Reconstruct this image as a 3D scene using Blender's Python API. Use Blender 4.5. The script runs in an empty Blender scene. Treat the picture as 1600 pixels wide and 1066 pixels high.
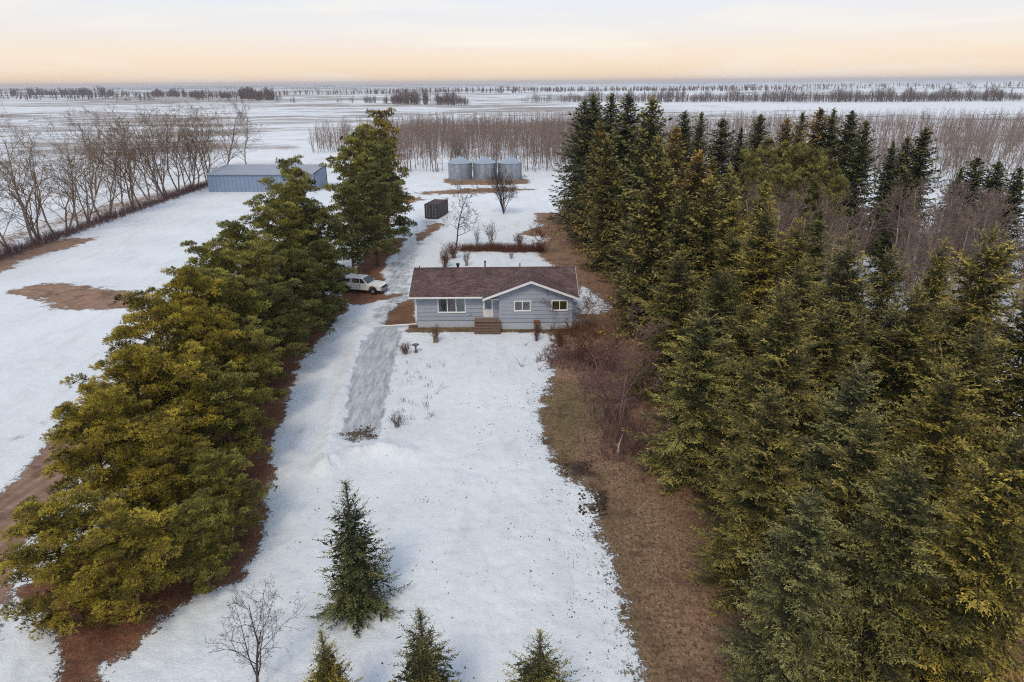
import bpy, math, random
import numpy as np
from mathutils import Matrix, Vector

# ------------------------------------------------------------------ camera, world, sun, exposure
scene = bpy.context.scene
COL = scene.collection
PITCH, ROLL, CAM_H, FPX = 21.2, -0.45, 23.0, 1040.0
cam_d = bpy.data.cameras.new('camera'); cam = bpy.data.objects.new('camera', cam_d); COL.objects.link(cam)
cam_d.sensor_width = 36.0; cam_d.lens = FPX / 1600 * 36.0; cam_d.clip_start = 0.5; cam_d.clip_end = 60000
CM = Matrix.Rotation(math.radians(90 - PITCH), 3, 'X') @ Matrix.Rotation(math.radians(ROLL), 3, 'Z')
cam.matrix_world = Matrix.Translation((0, 0, CAM_H)) @ CM.to_4x4()
scene.camera = cam
CMn = np.array(CM)

scene.view_settings.view_transform = 'Standard'
scene.view_settings.look = 'None'
scene.view_settings.exposure = 0.17
scene.view_settings.gamma = 1.0
scene.view_settings.use_curve_mapping = False
scene.render.engine = 'CYCLES'
scene.cycles.use_denoising = False
scene.cycles.filter_width = 1.1
scene.cycles.use_adaptive_sampling = False
scene.cycles.sample_clamp_indirect = 4.0
scene.cycles.max_bounces = 5
scene.cycles.diffuse_bounces = 3
scene.cycles.volume_bounces = 0
scene.cycles.transparent_max_bounces = 6

SUN_EL, SUN_AZ = 50.0, 195.0          # azimuth clockwise from +Y: the sun stands behind the camera, a little to the left
world = bpy.data.worlds.new('World'); scene.world = world; world.use_nodes = True
wt = world.node_tree; wt.nodes.clear()
def wn(t, **k):
    n = wt.nodes.new(t)
    for a, b in k.items(): setattr(n, a, b)
    return n
wout = wn('ShaderNodeOutputWorld'); wbg = wn('ShaderNodeBackground')
sky = wn('ShaderNodeTexSky'); sky.sky_type = 'NISHITA'; sky.sun_disc = False
sky.sun_elevation = math.radians(SUN_EL); sky.sun_rotation = math.radians(SUN_AZ)
skyb = wn('ShaderNodeVectorMath', operation='SCALE'); skyb.inputs['Scale'].default_value = 0.10
wt.links.new(sky.outputs[0], skyb.inputs[0])
tc = wn('ShaderNodeTexCoord'); sep = wn('ShaderNodeSeparateXYZ'); wt.links.new(tc.outputs['Generated'], sep.inputs[0])
# thin high cloud veil: peach at the horizon, pale grey-blue above
ramp = wn('ShaderNodeValToRGB'); cr = ramp.color_ramp
cr.elements[0].position = 0.0; cr.elements[0].color = (1.0, 0.72, 0.50, 1)
cr.elements[1].position = 1.0; cr.elements[1].color = (0.42, 0.52, 0.69, 1)
for p, c in ((0.012, (0.99, 0.74, 0.51)), (0.035, (0.95, 0.78, 0.62)), (0.065, (0.86, 0.81, 0.78)), (0.115, (0.76, 0.80, 0.88)), (0.35, (0.54, 0.61, 0.75))):
    e = cr.elements.new(p); e.color = (*c, 1)
wt.links.new(sep.outputs['Z'], ramp.inputs[0])
# yellower towards the middle right of the view (a broad glow), peach towards the left
mp = wn('ShaderNodeMapping'); mp.inputs['Scale'].default_value = (3.0, 3.0, 26.0); mp.inputs['Rotation'].default_value = (0.0, 0.05, 0.0)
wt.links.new(tc.outputs['Generated'], mp.inputs[0])
nz = wn('ShaderNodeTexNoise'); nz.inputs['Scale'].default_value = 1.1; nz.inputs['Detail'].default_value = 6; nz.inputs['Roughness'].default_value = 0.55
nz.inputs['Distortion'].default_value = 0.6
wt.links.new(mp.outputs[0], nz.inputs['Vector'])
nr = wn('ShaderNodeMapRange'); nr.inputs['From Min'].default_value = 0.48; nr.inputs['From Max'].default_value = 0.78
nr.inputs['To Min'].default_value = 0.0; nr.inputs['To Max'].default_value = 0.8
wt.links.new(nz.outputs['Fac'], nr.inputs['Value'])
wisp = wn('ShaderNodeMix', data_type='RGBA'); wisp.inputs['B'].default_value = (0.98, 0.90, 0.79, 1)
wt.links.new(nr.outputs[0], wisp.inputs['Factor']); wt.links.new(ramp.outputs[0], wisp.inputs['A'])
veil = wn('ShaderNodeMix', data_type='RGBA'); veil.inputs['Factor'].default_value = 0.88
wt.links.new(skyb.outputs[0], veil.inputs['A']); wt.links.new(wisp.outputs['Result'], veil.inputs['B'])
wt.links.new(veil.outputs['Result'], wbg.inputs['Color']); wbg.inputs['Strength'].default_value = 1.0
wt.links.new(wbg.outputs[0], wout.inputs['Surface'])

sun_d = bpy.data.lights.new('sun', 'SUN'); sun_d.energy = 1.5; sun_d.angle = math.radians(16); sun_d.color = (1.0, 0.85, 0.64)
sun = bpy.data.objects.new('sun', sun_d); COL.objects.link(sun)
_el, _az = math.radians(SUN_EL), math.radians(SUN_AZ)
sdir = Vector((math.sin(_az) * math.cos(_el), math.cos(_az) * math.cos(_el), math.sin(_el)))
sun.rotation_euler = sdir.to_track_quat('Z', 'Y').to_euler(); sun.location = (0, 0, 60)

# ------------------------------------------------------------------ helpers
def ray(px, py):
    d = CMn @ np.array([(px - 800) / FPX, -(py - 533) / FPX, -1.0]); return d
def at(px, py, z=0.0):
    """ground point seen at a place of the photograph"""
    d = ray(px, py); t = (z - CAM_H) / d[2]; return (d[0] * t, d[1] * t)
def apex(px, py, Y):
    """x and height of something whose top is seen there and that stands Y metres out"""
    d = ray(px, py); t = Y / d[1]; return d[0] * t, CAM_H + d[2] * t

def tag(o, label=None, cat=None, group=None, kind=None):
    if label: o['label'] = label
    if cat: o['category'] = cat
    if group: o['group'] = group
    if kind: o['kind'] = kind
    return o
def empty(name, loc, rz=0, s=(1, 1, 1)):
    o = bpy.data.objects.new(name, None); COL.objects.link(o)
    o.location = loc; o.rotation_euler = (0, 0, rz); o.scale = s; o.empty_display_size = 0.3
    return o
def link(name, me, parent=None):
    o = bpy.data.objects.new(name, me); COL.objects.link(o); o.parent = parent
    return o
def mesh_np(name, V, F, mat, tone=None, smooth=False):
    """fast mesh from numpy arrays; F is (n,3) or (n,4) or a list of such"""
    Fs = F if isinstance(F, list) else [F]
    Fs = [f for f in Fs if len(f)]
    me = bpy.data.meshes.new(name); V = np.asarray(V, np.float32)
    me.vertices.add(len(V)); me.vertices.foreach_set('co', V.ravel())
    idx = np.concatenate([f.ravel() for f in Fs]).astype(np.int32)
    tot = np.concatenate([np.full(len(f), f.shape[1]) for f in Fs]).astype(np.int32)
    st = np.concatenate([[0], np.cumsum(tot)[:-1]]).astype(np.int32)
    me.loops.add(len(idx)); me.loops.foreach_set('vertex_index', idx)
    me.polygons.add(len(tot)); me.polygons.foreach_set('loop_start', st); me.polygons.foreach_set('loop_total', tot)
    if smooth: me.polygons.foreach_set('use_smooth', np.ones(len(tot), bool))
    me.update(calc_edges=True)
    if tone is not None:
        a = me.attributes.new('tone', 'FLOAT', 'POINT'); a.data.foreach_set('value', np.asarray(tone, np.float32))
    if mat: me.materials.append(mat)
    return me
class MB:
    """small mesh builder"""
    def __init__(s): s.v = []; s.f = []
    def add(s, V, F):
        n = len(s.v); s.v += [tuple(map(float, p)) for p in V]; s.f += [tuple(i + n for i in f) for f in F]; return s
    def box(s, x0, x1, y0, y1, z0, z1):
        return s.add([(x0,y0,z0),(x1,y0,z0),(x1,y1,z0),(x0,y1,z0),(x0,y0,z1),(x1,y0,z1),(x1,y1,z1),(x0,y1,z1)],
                     [(0,3,2,1),(4,5,6,7),(0,1,5,4),(1,2,6,5),(2,3,7,6),(3,0,4,7)])
    def prism(s, pts, axis, a, b):
        """polygon in the two other axes, extruded along axis from a to b"""
        n = len(pts)
        def P(p, t): return {'x': (t, p[0], p[1]), 'y': (p[0], t, p[1]), 'z': (p[0], p[1], t)}[axis]
        V = [P(p, a) for p in pts] + [P(p, b) for p in pts]
        F = [tuple(range(n)), tuple(range(2*n-1, n-1, -1))] + [(i, i+n, (i+1) % n + n, (i+1) % n) for i in range(n)]
        return s.add(V, F)
    def cyl(s, p0, p1, r0, r1=None, n=12, caps=True):
        r1 = r0 if r1 is None else r1
        p0 = np.array(p0, float); p1 = np.array(p1, float); d = p1 - p0; d /= np.linalg.norm(d) + 1e-9
        u = np.cross(d, (0.13, 0.27, 0.95) if abs(d[2]) < 0.9 else (1, 0, 0)); u /= np.linalg.norm(u); w = np.cross(d, u)
        A = [2*math.pi*i/n for i in range(n)]
        V = [p0 + r0*(u*math.cos(a) + w*math.sin(a)) for a in A] + [p1 + r1*(u*math.cos(a) + w*math.sin(a)) for a in A]
        F = [(i, (i+1) % n, (i+1) % n + n, i + n) for i in range(n)]
        if caps: F += [tuple(range(n-1, -1, -1)), tuple(range(n, 2*n))]
        return s.add(V, F)
    def build(s, name, mat, parent=None, smooth=False, bevel=0):
        me = bpy.data.meshes.new(name); me.from_pydata(s.v, [], s.f); me.update()
        if mat: me.materials.append(mat)
        import bmesh
        bm = bmesh.new(); bm.from_mesh(me); bmesh.ops.recalc_face_normals(bm, faces=bm.faces)
        if bevel: bmesh.ops.bevel(bm, geom=[e for e in bm.edges], offset=bevel, segments=1, affect='EDGES', clamp_overlap=True)
        bm.to_mesh(me); bm.free()
        if smooth:
            for p in me.polygons: p.use_smooth = True
        return link(name, me, parent)

def mat(name, col, rough=0.6, spec=0.3, noise=None, bump=None, metal=0.0, objcol=False):
    """principled material with a noise that varies the colour: noise=(scale, second colour, detail)"""
    m = bpy.data.materials.new(name); m.use_nodes = True; nt = m.node_tree; b = nt.nodes['Principled BSDF']
    b.inputs['Base Color'].default_value = (*col, 1); b.inputs['Roughness'].default_value = rough
    b.inputs['Specular IOR Level'].default_value = spec; b.inputs['Metallic'].default_value = metal
    src = None
    tcn = nt.nodes.new('ShaderNodeTexCoord')
    if noise:
        n = nt.nodes.new('ShaderNodeTexNoise'); n.inputs['Scale'].default_value = noise[0]; n.inputs['Detail'].default_value = 6
        n.inputs['Roughness'].default_value = 0.65
        nt.links.new(tcn.outputs['Object'], n.inputs['Vector'])
        r = nt.nodes.new('ShaderNodeMapRange'); r.inputs['From Min'].default_value = 0.32; r.inputs['From Max'].default_value = 0.68
        nt.links.new(n.outputs['Fac'], r.inputs['Value'])
        mx = nt.nodes.new('ShaderNodeMix'); mx.data_type = 'RGBA'
        mx.inputs['A'].default_value = (*col, 1); mx.inputs['B'].default_value = (*noise[1], 1)
        nt.links.new(r.outputs[0], mx.inputs['Factor']); src = mx.outputs['Result']
        nt.links.new(src, b.inputs['Base Color'])
    if bump:
        n2 = nt.nodes.new('ShaderNodeTexNoise'); n2.inputs['Scale'].default_value = bump[0]; n2.inputs['Detail'].default_value = 5
        nt.links.new(tcn.outputs['Object'], n2.inputs['Vector'])
        bp = nt.nodes.new('ShaderNodeBump'); bp.inputs['Strength'].default_value = bump[1]; bp.inputs['Distance'].default_value = bump[2]
        nt.links.new(n2.outputs['Fac'], bp.inputs['Height']); nt.links.new(bp.outputs[0], b.inputs['Normal'])
    return m

def foliage(name, dark, light):
    """needles: tone attribute and a clump noise mix two greens, the object's colour tints the tree"""
    m = bpy.data.materials.new(name); m.use_nodes = True; nt = m.node_tree; b = nt.nodes['Principled BSDF']
    N = nt.nodes.new; L = nt.links.new
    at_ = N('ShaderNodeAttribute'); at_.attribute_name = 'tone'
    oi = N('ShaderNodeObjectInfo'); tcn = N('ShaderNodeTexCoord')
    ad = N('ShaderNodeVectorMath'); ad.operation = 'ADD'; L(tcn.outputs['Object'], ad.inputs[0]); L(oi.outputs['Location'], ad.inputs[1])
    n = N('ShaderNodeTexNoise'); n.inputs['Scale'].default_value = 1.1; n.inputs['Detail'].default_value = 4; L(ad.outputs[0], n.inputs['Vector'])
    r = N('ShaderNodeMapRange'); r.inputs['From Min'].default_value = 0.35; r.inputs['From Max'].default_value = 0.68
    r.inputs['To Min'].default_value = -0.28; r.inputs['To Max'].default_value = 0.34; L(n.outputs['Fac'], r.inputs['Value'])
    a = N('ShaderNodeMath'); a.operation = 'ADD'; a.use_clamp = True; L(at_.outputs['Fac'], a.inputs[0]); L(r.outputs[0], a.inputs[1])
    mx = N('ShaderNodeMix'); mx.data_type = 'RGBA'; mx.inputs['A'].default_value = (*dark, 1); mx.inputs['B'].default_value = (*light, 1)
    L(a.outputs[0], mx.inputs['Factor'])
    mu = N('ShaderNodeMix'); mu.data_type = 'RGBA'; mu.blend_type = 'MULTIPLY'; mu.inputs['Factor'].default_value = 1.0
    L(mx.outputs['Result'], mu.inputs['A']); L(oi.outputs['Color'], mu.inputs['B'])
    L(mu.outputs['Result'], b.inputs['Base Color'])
    b.inputs['Roughness'].default_value = 0.55; b.inputs['Specular IOR Level'].default_value = 0.25
    tr = N('ShaderNodeBsdfTranslucent'); L(mu.outputs['Result'], tr.inputs['Color'])
    ms = N('ShaderNodeMixShader'); ms.inputs[0].default_value = 0.12
    out = nt.nodes['Material Output']; L(b.outputs[0], ms.inputs[1]); L(tr.outputs[0], ms.inputs[2]); L(ms.outputs[0], out.inputs['Surface'])
    return m

M = {
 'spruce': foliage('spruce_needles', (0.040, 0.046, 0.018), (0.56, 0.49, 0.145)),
 'pine': foliage('pine_needles', (0.040, 0.044, 0.017), (0.54, 0.475, 0.115)),
 'spruce_bark': mat('spruce_bark', (0.075, 0.056, 0.046), 0.9, 0.1, (6, (0.13, 0.105, 0.09))),
 'pine_bark': mat('pine_bark', (0.20, 0.10, 0.055), 0.9, 0.1, (4, (0.11, 0.075, 0.055))),
 'poplar_bark': mat('poplar_bark', (0.21, 0.16, 0.13), 0.9, 0.1, (3, (0.25, 0.205, 0.18))),
 'poplar_twig': mat('poplar_twigs', (0.125, 0.08, 0.06), 0.9, 0.1, (0.5, (0.24, 0.165, 0.10))),
 'aspen_bark': mat('aspen_bark', (0.56, 0.52, 0.48), 0.85, 0.1, (2.0, (0.26, 0.21, 0.19))),
 'aspen_twig': mat('aspen_twigs', (0.18, 0.132, 0.112), 0.9, 0.1, (1.2, (0.29, 0.22, 0.19))),
 'dark_bark': mat('dark_bark', (0.060, 0.048, 0.044), 0.9, 0.1, (5, (0.11, 0.09, 0.08))),
 'purple_bark': mat('crabapple_bark', (0.15, 0.085, 0.085), 0.85, 0.15, (5, (0.25, 0.155, 0.145))),
 'red_twig': mat('red_brown_twigs', (0.19, 0.085, 0.05), 0.9, 0.1, (3, (0.11, 0.055, 0.04))),
 'tan_twig': mat('tan_twigs', (0.27, 0.17, 0.10), 0.9, 0.1, (3, (0.16, 0.10, 0.07))),
 'grey_twig': mat('grey_twigs', (0.20, 0.16, 0.15), 0.9, 0.1, (3, (0.12, 0.09, 0.085))),
 'far_twig': mat('far_wood', (0.12, 0.095, 0.095), 0.95, 0.05, (0.02, (0.17, 0.13, 0.12))),
 'paint': mat('blue_grey_paint', (0.315, 0.345, 0.415), 0.55, 0.3, (1.2, (0.345, 0.375, 0.445)), (40, 0.15, 0.004)),
 'foundation': mat('pale_foundation', (0.50, 0.55, 0.63), 0.75, 0.2, (2.0, (0.43, 0.48, 0.56)), (20, 0.3, 0.005)),
 'white': mat('white_trim', (0.80, 0.80, 0.80), 0.45, 0.4, (3, (0.72, 0.73, 0.74))),
 'wood': mat('weathered_deck_wood', (0.105, 0.068, 0.052), 0.85, 0.15, (5, (0.17, 0.12, 0.095)), (30, 0.4, 0.004)),
 'tread': mat('worn_tread_wood', (0.24, 0.17, 0.135), 0.85, 0.15, (5, (0.15, 0.105, 0.085)), (30, 0.4, 0.004)),  # treads paler than the risers
 'black': mat('black_metal', (0.02, 0.02, 0.022), 0.5, 0.4),
 'galv': mat('galvanised_steel', (0.38, 0.43, 0.50), 0.42, 0.5, (0.9, (0.27, 0.31, 0.37)), (60, 0.1, 0.003), metal=0.55),
 'galv_roof': mat('galvanised_roof', (0.34, 0.40, 0.48), 0.45, 0.5, (1.2, (0.44, 0.50, 0.58)), metal=0.5),
 'shed': mat('blue_metal_cladding', (0.215, 0.285, 0.42), 0.5, 0.4, (0.6, (0.25, 0.325, 0.46)), metal=0.15),
 'shed_roof': mat('pale_metal_roof', (0.36, 0.40, 0.47), 0.5, 0.4, (0.5, (0.30, 0.33, 0.39)), metal=0.15),
 'container': mat('dark_container_steel', (0.040, 0.040, 0.052), 0.6, 0.3, (1.6, (0.085, 0.055, 0.05))),
 'rust': mat('rusty_roof_steel', (0.13, 0.085, 0.075), 0.85, 0.1, (2.5, (0.06, 0.05, 0.055))),
 'car': mat('white_car_paint', (0.78, 0.79, 0.80), 0.25, 0.5),
 'tyre': mat('tyre_rubber', (0.02, 0.02, 0.02), 0.8, 0.2),
 'rim': mat('grey_rim', (0.30, 0.30, 0.32), 0.4, 0.5, metal=0.6),
 'carglass': mat('dark_car_glass', (0.025, 0.03, 0.035), 0.06, 0.6),
 'lamp_glass': mat('headlight_glass', (0.55, 0.55, 0.55), 0.15, 0.6),
 'red': mat('red_lens', (0.35, 0.02, 0.02), 0.3, 0.5),
 'concrete': mat('concrete', (0.33, 0.31, 0.29), 0.85, 0.2, (3, (0.24, 0.22, 0.21)), (15, 0.3, 0.01)),
 'brown_box': mat('brown_box', (0.20, 0.085, 0.04), 0.7, 0.2, (6, (0.15, 0.065, 0.035))),
 'blind': mat('grey_blind', (0.27, 0.26, 0.25), 0.6, 0.2, (4, (0.21, 0.2, 0.2))),
 'blue_curtain': mat('blue_grey_interior', (0.15, 0.19, 0.22), 0.5, 0.2, (2.5, (0.085, 0.09, 0.10))),
 'teal_curtain': mat('teal_grey_interior', (0.22, 0.29, 0.30), 0.5, 0.2, (1.5, (0.14, 0.18, 0.19))),
 'brown_curtain': mat('brown_interior', (0.095, 0.045, 0.03), 0.6, 0.2, (3.5, (0.045, 0.04, 0.04))),
 'yellow_curtain': mat('yellow_interior', (0.36, 0.28, 0.04), 0.6, 0.2, (5, (0.10, 0.10, 0.03))),  # flat panel; the yellow-lit room is put into its colour
 'stone': mat('field_stone', (0.12, 0.10, 0.095), 0.85, 0.2, (5, (0.2, 0.17, 0.15))),
}
def glass_mat():
    m = bpy.data.materials.new('window_glass'); m.use_nodes = True; nt = m.node_tree; nt.nodes.clear()
    o = nt.nodes.new('ShaderNodeOutputMaterial'); g = nt.nodes.new('ShaderNodeBsdfGlossy'); g.inputs['Roughness'].default_value = 0.03
    t = nt.nodes.new('ShaderNodeBsdfTransparent'); mx = nt.nodes.new('ShaderNodeMixShader'); f = nt.nodes.new('ShaderNodeFresnel')
    f.inputs[0].default_value = 1.7
    nt.links.new(f.outputs[0], mx.inputs[0]); nt.links.new(t.outputs[0], mx.inputs[1]); nt.links.new(g.outputs[0], mx.inputs[2])
    nt.links.new(mx.outputs[0], o.inputs['Surface']); return m
M['glass'] = glass_mat()
def shingles(name, swap):
    m = bpy.data.materials.new(name); m.use_nodes = True; nt = m.node_tree; b = nt.nodes['Principled BSDF']; N = nt.nodes.new; L = nt.links.new
    t = N('ShaderNodeTexCoord'); s = N('ShaderNodeSeparateXYZ'); c = N('ShaderNodeCombineXYZ'); L(t.outputs['Object'], s.inputs[0])
    L(s.outputs['Y' if swap else 'X'], c.inputs[0]); L(s.outputs['X' if swap else 'Y'], c.inputs[1])
    br = N('ShaderNodeTexBrick'); br.inputs['Scale'].default_value = 1.0; br.inputs['Brick Width'].default_value = 0.33; br.inputs['Row Height'].default_value = 0.15
    br.inputs['Mortar Size'].default_value = 0.012; br.inputs['Mortar Smooth'].default_value = 0.4
    br.inputs['Color1'].default_value = (0.165, 0.108, 0.105, 1); br.inputs['Color2'].default_value = (0.085, 0.056, 0.057, 1); br.inputs['Mortar'].default_value = (0.06, 0.038, 0.038, 1)
    L(c.outputs[0], br.inputs['Vector'])
    n = N('ShaderNodeTexNoise'); n.inputs['Scale'].default_value = 0.9; n.inputs['Detail'].default_value = 7; L(t.outputs['Object'], n.inputs['Vector'])
    mx = N('ShaderNodeMix'); mx.data_type = 'RGBA'; mx.blend_type = 'MULTIPLY'; mx.inputs['Factor'].default_value = 0.8
    r = N('ShaderNodeMapRange'); r.inputs['From Min'].default_value = 0.3; r.inputs['From Max'].default_value = 0.7; r.inputs['To Min'].default_value = 0.7; r.inputs['To Max'].default_value = 1.35
    L(n.outputs['Fac'], r.inputs['Value']); L(br.outputs['Color'], mx.inputs['A']); L(r.outputs[0], mx.inputs['B']); L(mx.outputs['Result'], b.inputs['Base Color'])
    bp = N('ShaderNodeBump'); bp.inputs['Strength'].default_value = 0.6; bp.inputs['Distance'].default_value = 0.01; bp.invert = True
    L(br.outputs['Fac'], bp.inputs['Height']); L(bp.outputs[0], b.inputs['Normal'])
    b.inputs['Roughness'].default_value = 0.9; b.inputs['Specular IOR Level'].default_value = 0.15
    return m
M['shingle'] = shingles('roof_shingles', False); M['shingle_gable'] = shingles('gable_shingles', True)

# ------------------------------------------------------------------ noise
def vnoise(x, y, seed=0):
    xi = np.floor(x).astype(np.int64); yi = np.floor(y).astype(np.int64); fx = x - xi; fy = y - yi
    fx = fx*fx*(3-2*fx); fy = fy*fy*(3-2*fy)
    def h(a, b):
        n = (a*374761393 + b*668265263 + seed*1442695041) & 0x7fffffff
        n = ((n ^ (n >> 13)) * 1274126177) & 0x7fffffff
        n = (n ^ (n >> 16)); return (n & 0xffff) / 65535.0
    return (h(xi, yi)*(1-fx)+h(xi+1, yi)*fx)*(1-fy) + (h(xi, yi+1)*(1-fx)+h(xi+1, yi+1)*fx)*fy
def fbm(x, y, seed=0, o=4):
    s = 0; a = 0.5; t = 0
    for k in range(o): s = s + a*vnoise(x*2**k, y*2**k, seed+k*7); t += a; a *= 0.5
    return s/t
def smooth(a, b, x): t = np.clip((x-a)/(b-a), 0, 1); return t*t*(3-2*t)

# ------------------------------------------------------------------ the ground and what lies on it
def PG(pts): return np.array([at(*p) for p in pts])
def sdist(X, Y, poly):
    """signed distance, positive inside"""
    inside = np.zeros(X.shape, bool); d = np.full(X.shape, 1e9); n = len(poly)
    for i in range(n):
        x0, y0 = poly[i]; x1, y1 = poly[(i+1) % n]
        ex, ey = x1-x0, y1-y0; t = np.clip(((X-x0)*ex+(Y-y0)*ey)/(ex*ex+ey*ey+1e-12), 0, 1)
        d = np.minimum(d, (X-x0-t*ex)**2+(Y-y0-t*ey)**2)
        c = ((y0 > Y) != (y1 > Y)) & (X < (x1-x0)*(Y-y0)/(y1-y0+1e-12)+x0); inside ^= c
    d = np.sqrt(d); return np.where(inside, d, -d)
def ldist(X, Y, line):
    d = np.full(X.shape, 1e9)
    for (x0, y0), (x1, y1) in zip(line[:-1], line[1:]):
        ex, ey = x1-x0, y1-y0; t = np.clip(((X-x0)*ex+(Y-y0)*ey)/(ex*ex+ey*ey+1e-12), 0, 1)
        d = np.minimum(d, (X-x0-t*ex)**2+(Y-y0-t*ey)**2)
    return np.sqrt(d)

right_strip = PG([(1000,1066),(988,990),(962,905),(940,840),(925,800),(932,772),(900,752),(872,738),(866,724),(852,700),(848,650),(843,622),(862,600),(860,575),(866,545)])
right_strip = np.vstack([[(4.5, 12.0)], right_strip, PG([(868,524),(840,518)]), [(5.0, 62.6), (7.2, 62.6)], PG([(902,494),(944,490),(956,480),(935,462),(912,448)]), [(6.9, 72.5), (6.2, 76)],
                         PG([(868,418),(845,402),(838,385),(858,372),(812,366),(830,358),(850,352),(836,345),(838,333),(870,332)]), [(14, 135), (22, 132), (27, 100), (26, 70), (30, 40), (30, 12)]])
house_band = np.array([(-10.6, 61.9), (7.5, 61.4), (7.5, 64), (-10.2, 64)])
needles = np.vstack([PG([(150,1066),(152,1042),(215,1004),(262,962),(305,930),(372,900),(402,868),(414,830),(416,790),(428,740),(420,690),(442,655),(452,612),(470,565),(500,530),(520,505),(548,478)]),
                     [(-21, 75), (-30, 74), (-25, 45), (-22, 33)], PG([(150,850),(60,900),(20,925),(60,960),(88,1000),(84,1066)]), [(-15, 12), (-12.5, 12)]])
back_needles = PG([(548,478),(520,470),(545,440),(560,415),(585,385),(612,372),(638,372),(622,392),(604,405),(598,428),(604,440),(600,462),(640,458),(600,470),(570,476)])
lens = PG([(652,382),(650,372),(668,352),(692,346),(690,356),(672,366)])
by_house = PG([(600,508),(606,490),(622,474),(648,464),(652,508)])
drive_low = PG([(534,690),(590,690),(602,640),(612,590),(622,545),(632,517),(588,510),(566,540),(552,580),(542,630)])
drive_up = PG([(588,512),(636,518),(652,470),(642,440),(652,405),(664,372),(690,345),(660,342),(640,365),(622,395),(604,415),(602,440),(606,462),(580,490)])
drive_end = PG([(536,690),(590,689),(588,668),(560,672),(538,676)])
dirt_road = np.vstack([PG([(150,600),(110,665),(70,700),(38,735),(0,775)]), [(-36, 27), (-33, 12), (-24, 12)], PG([(0,1000),(30,860),(100,760),(180,700),(230,640),(225,600)])])
left_patch = PG([(8,458),(40,445),(110,442),(160,452),(202,456),(240,470),(210,482),(150,482),(88,486),(70,470),(30,462)])
left_strip = PG([(-60,440),(0,402),(60,380),(110,372),(154,371),(120,384),(60,398),(0,424),(-60,455)])
belt_strip = PG([(-60,420),(0,392),(100,352),(200,326),(300,298),(330,284),(320,282),(240,300),(100,335),(0,368),(-60,390)])
bins_pad = PG([(694,284),(700,278),(826,280),(828,287),(760,289),(705,289)])
bins_front = PG([(650,300),(700,296),(790,292),(830,296),(800,300),(720,303),(660,304)])
yard_patch = PG([(600,312),(640,306),(662,311),(640,318),(610,318)])
front_yard_patch = PG([(505,290),(590,288),(640,294),(600,302),(520,300)])
black_soil1 = PG([(925,800),(918,780),(935,770),(946,780),(940,805)])
black_soil2 = PG([(868,728),(910,722),(935,745),(905,745)])
grass_zone = PG([(845,622),(850,600),(905,600),(930,640),(905,700),(925,745),(965,790),(985,850),(1010,950),(1040,1066),(990,1066),(960,900),(925,790),(880,735),(850,700)])
left_low_snow = PG([(0,948),(30,975),(66,1000),(84,1066),(0,1100)])
track1 = [at(*p) for p in ((228,520),(160,590),(60,668),(-60,740))]
bank_lines = [([at(*p) for p in ((455,740),(470,700),(492,640),(508,590),(535,540))], 0.13, 0.45), ([at(*p) for p in ((500,700),(512,650),(530,590),(548,548))], -0.10, 0.22), ([at(*p) for p in ((484,712),(498,655),(516,600),(536,556))], -0.09, 0.20),
              ([at(*p) for p in ((620,735),(690,730),(760,742),(830,728),(880,722))], -0.05, 0.25),
              ([at(*p) for p in ((505,735),(515,690),(528,630),(545,570),(568,515))], 0.34, 0.75),
              ([at(*p) for p in ((600,690),(612,640),(622,590),(632,545))], 0.12, 0.35),
              ([at(*p) for p in ((505,735),(540,712),(600,702),(640,712))], 0.42, 0.8)]

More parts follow.
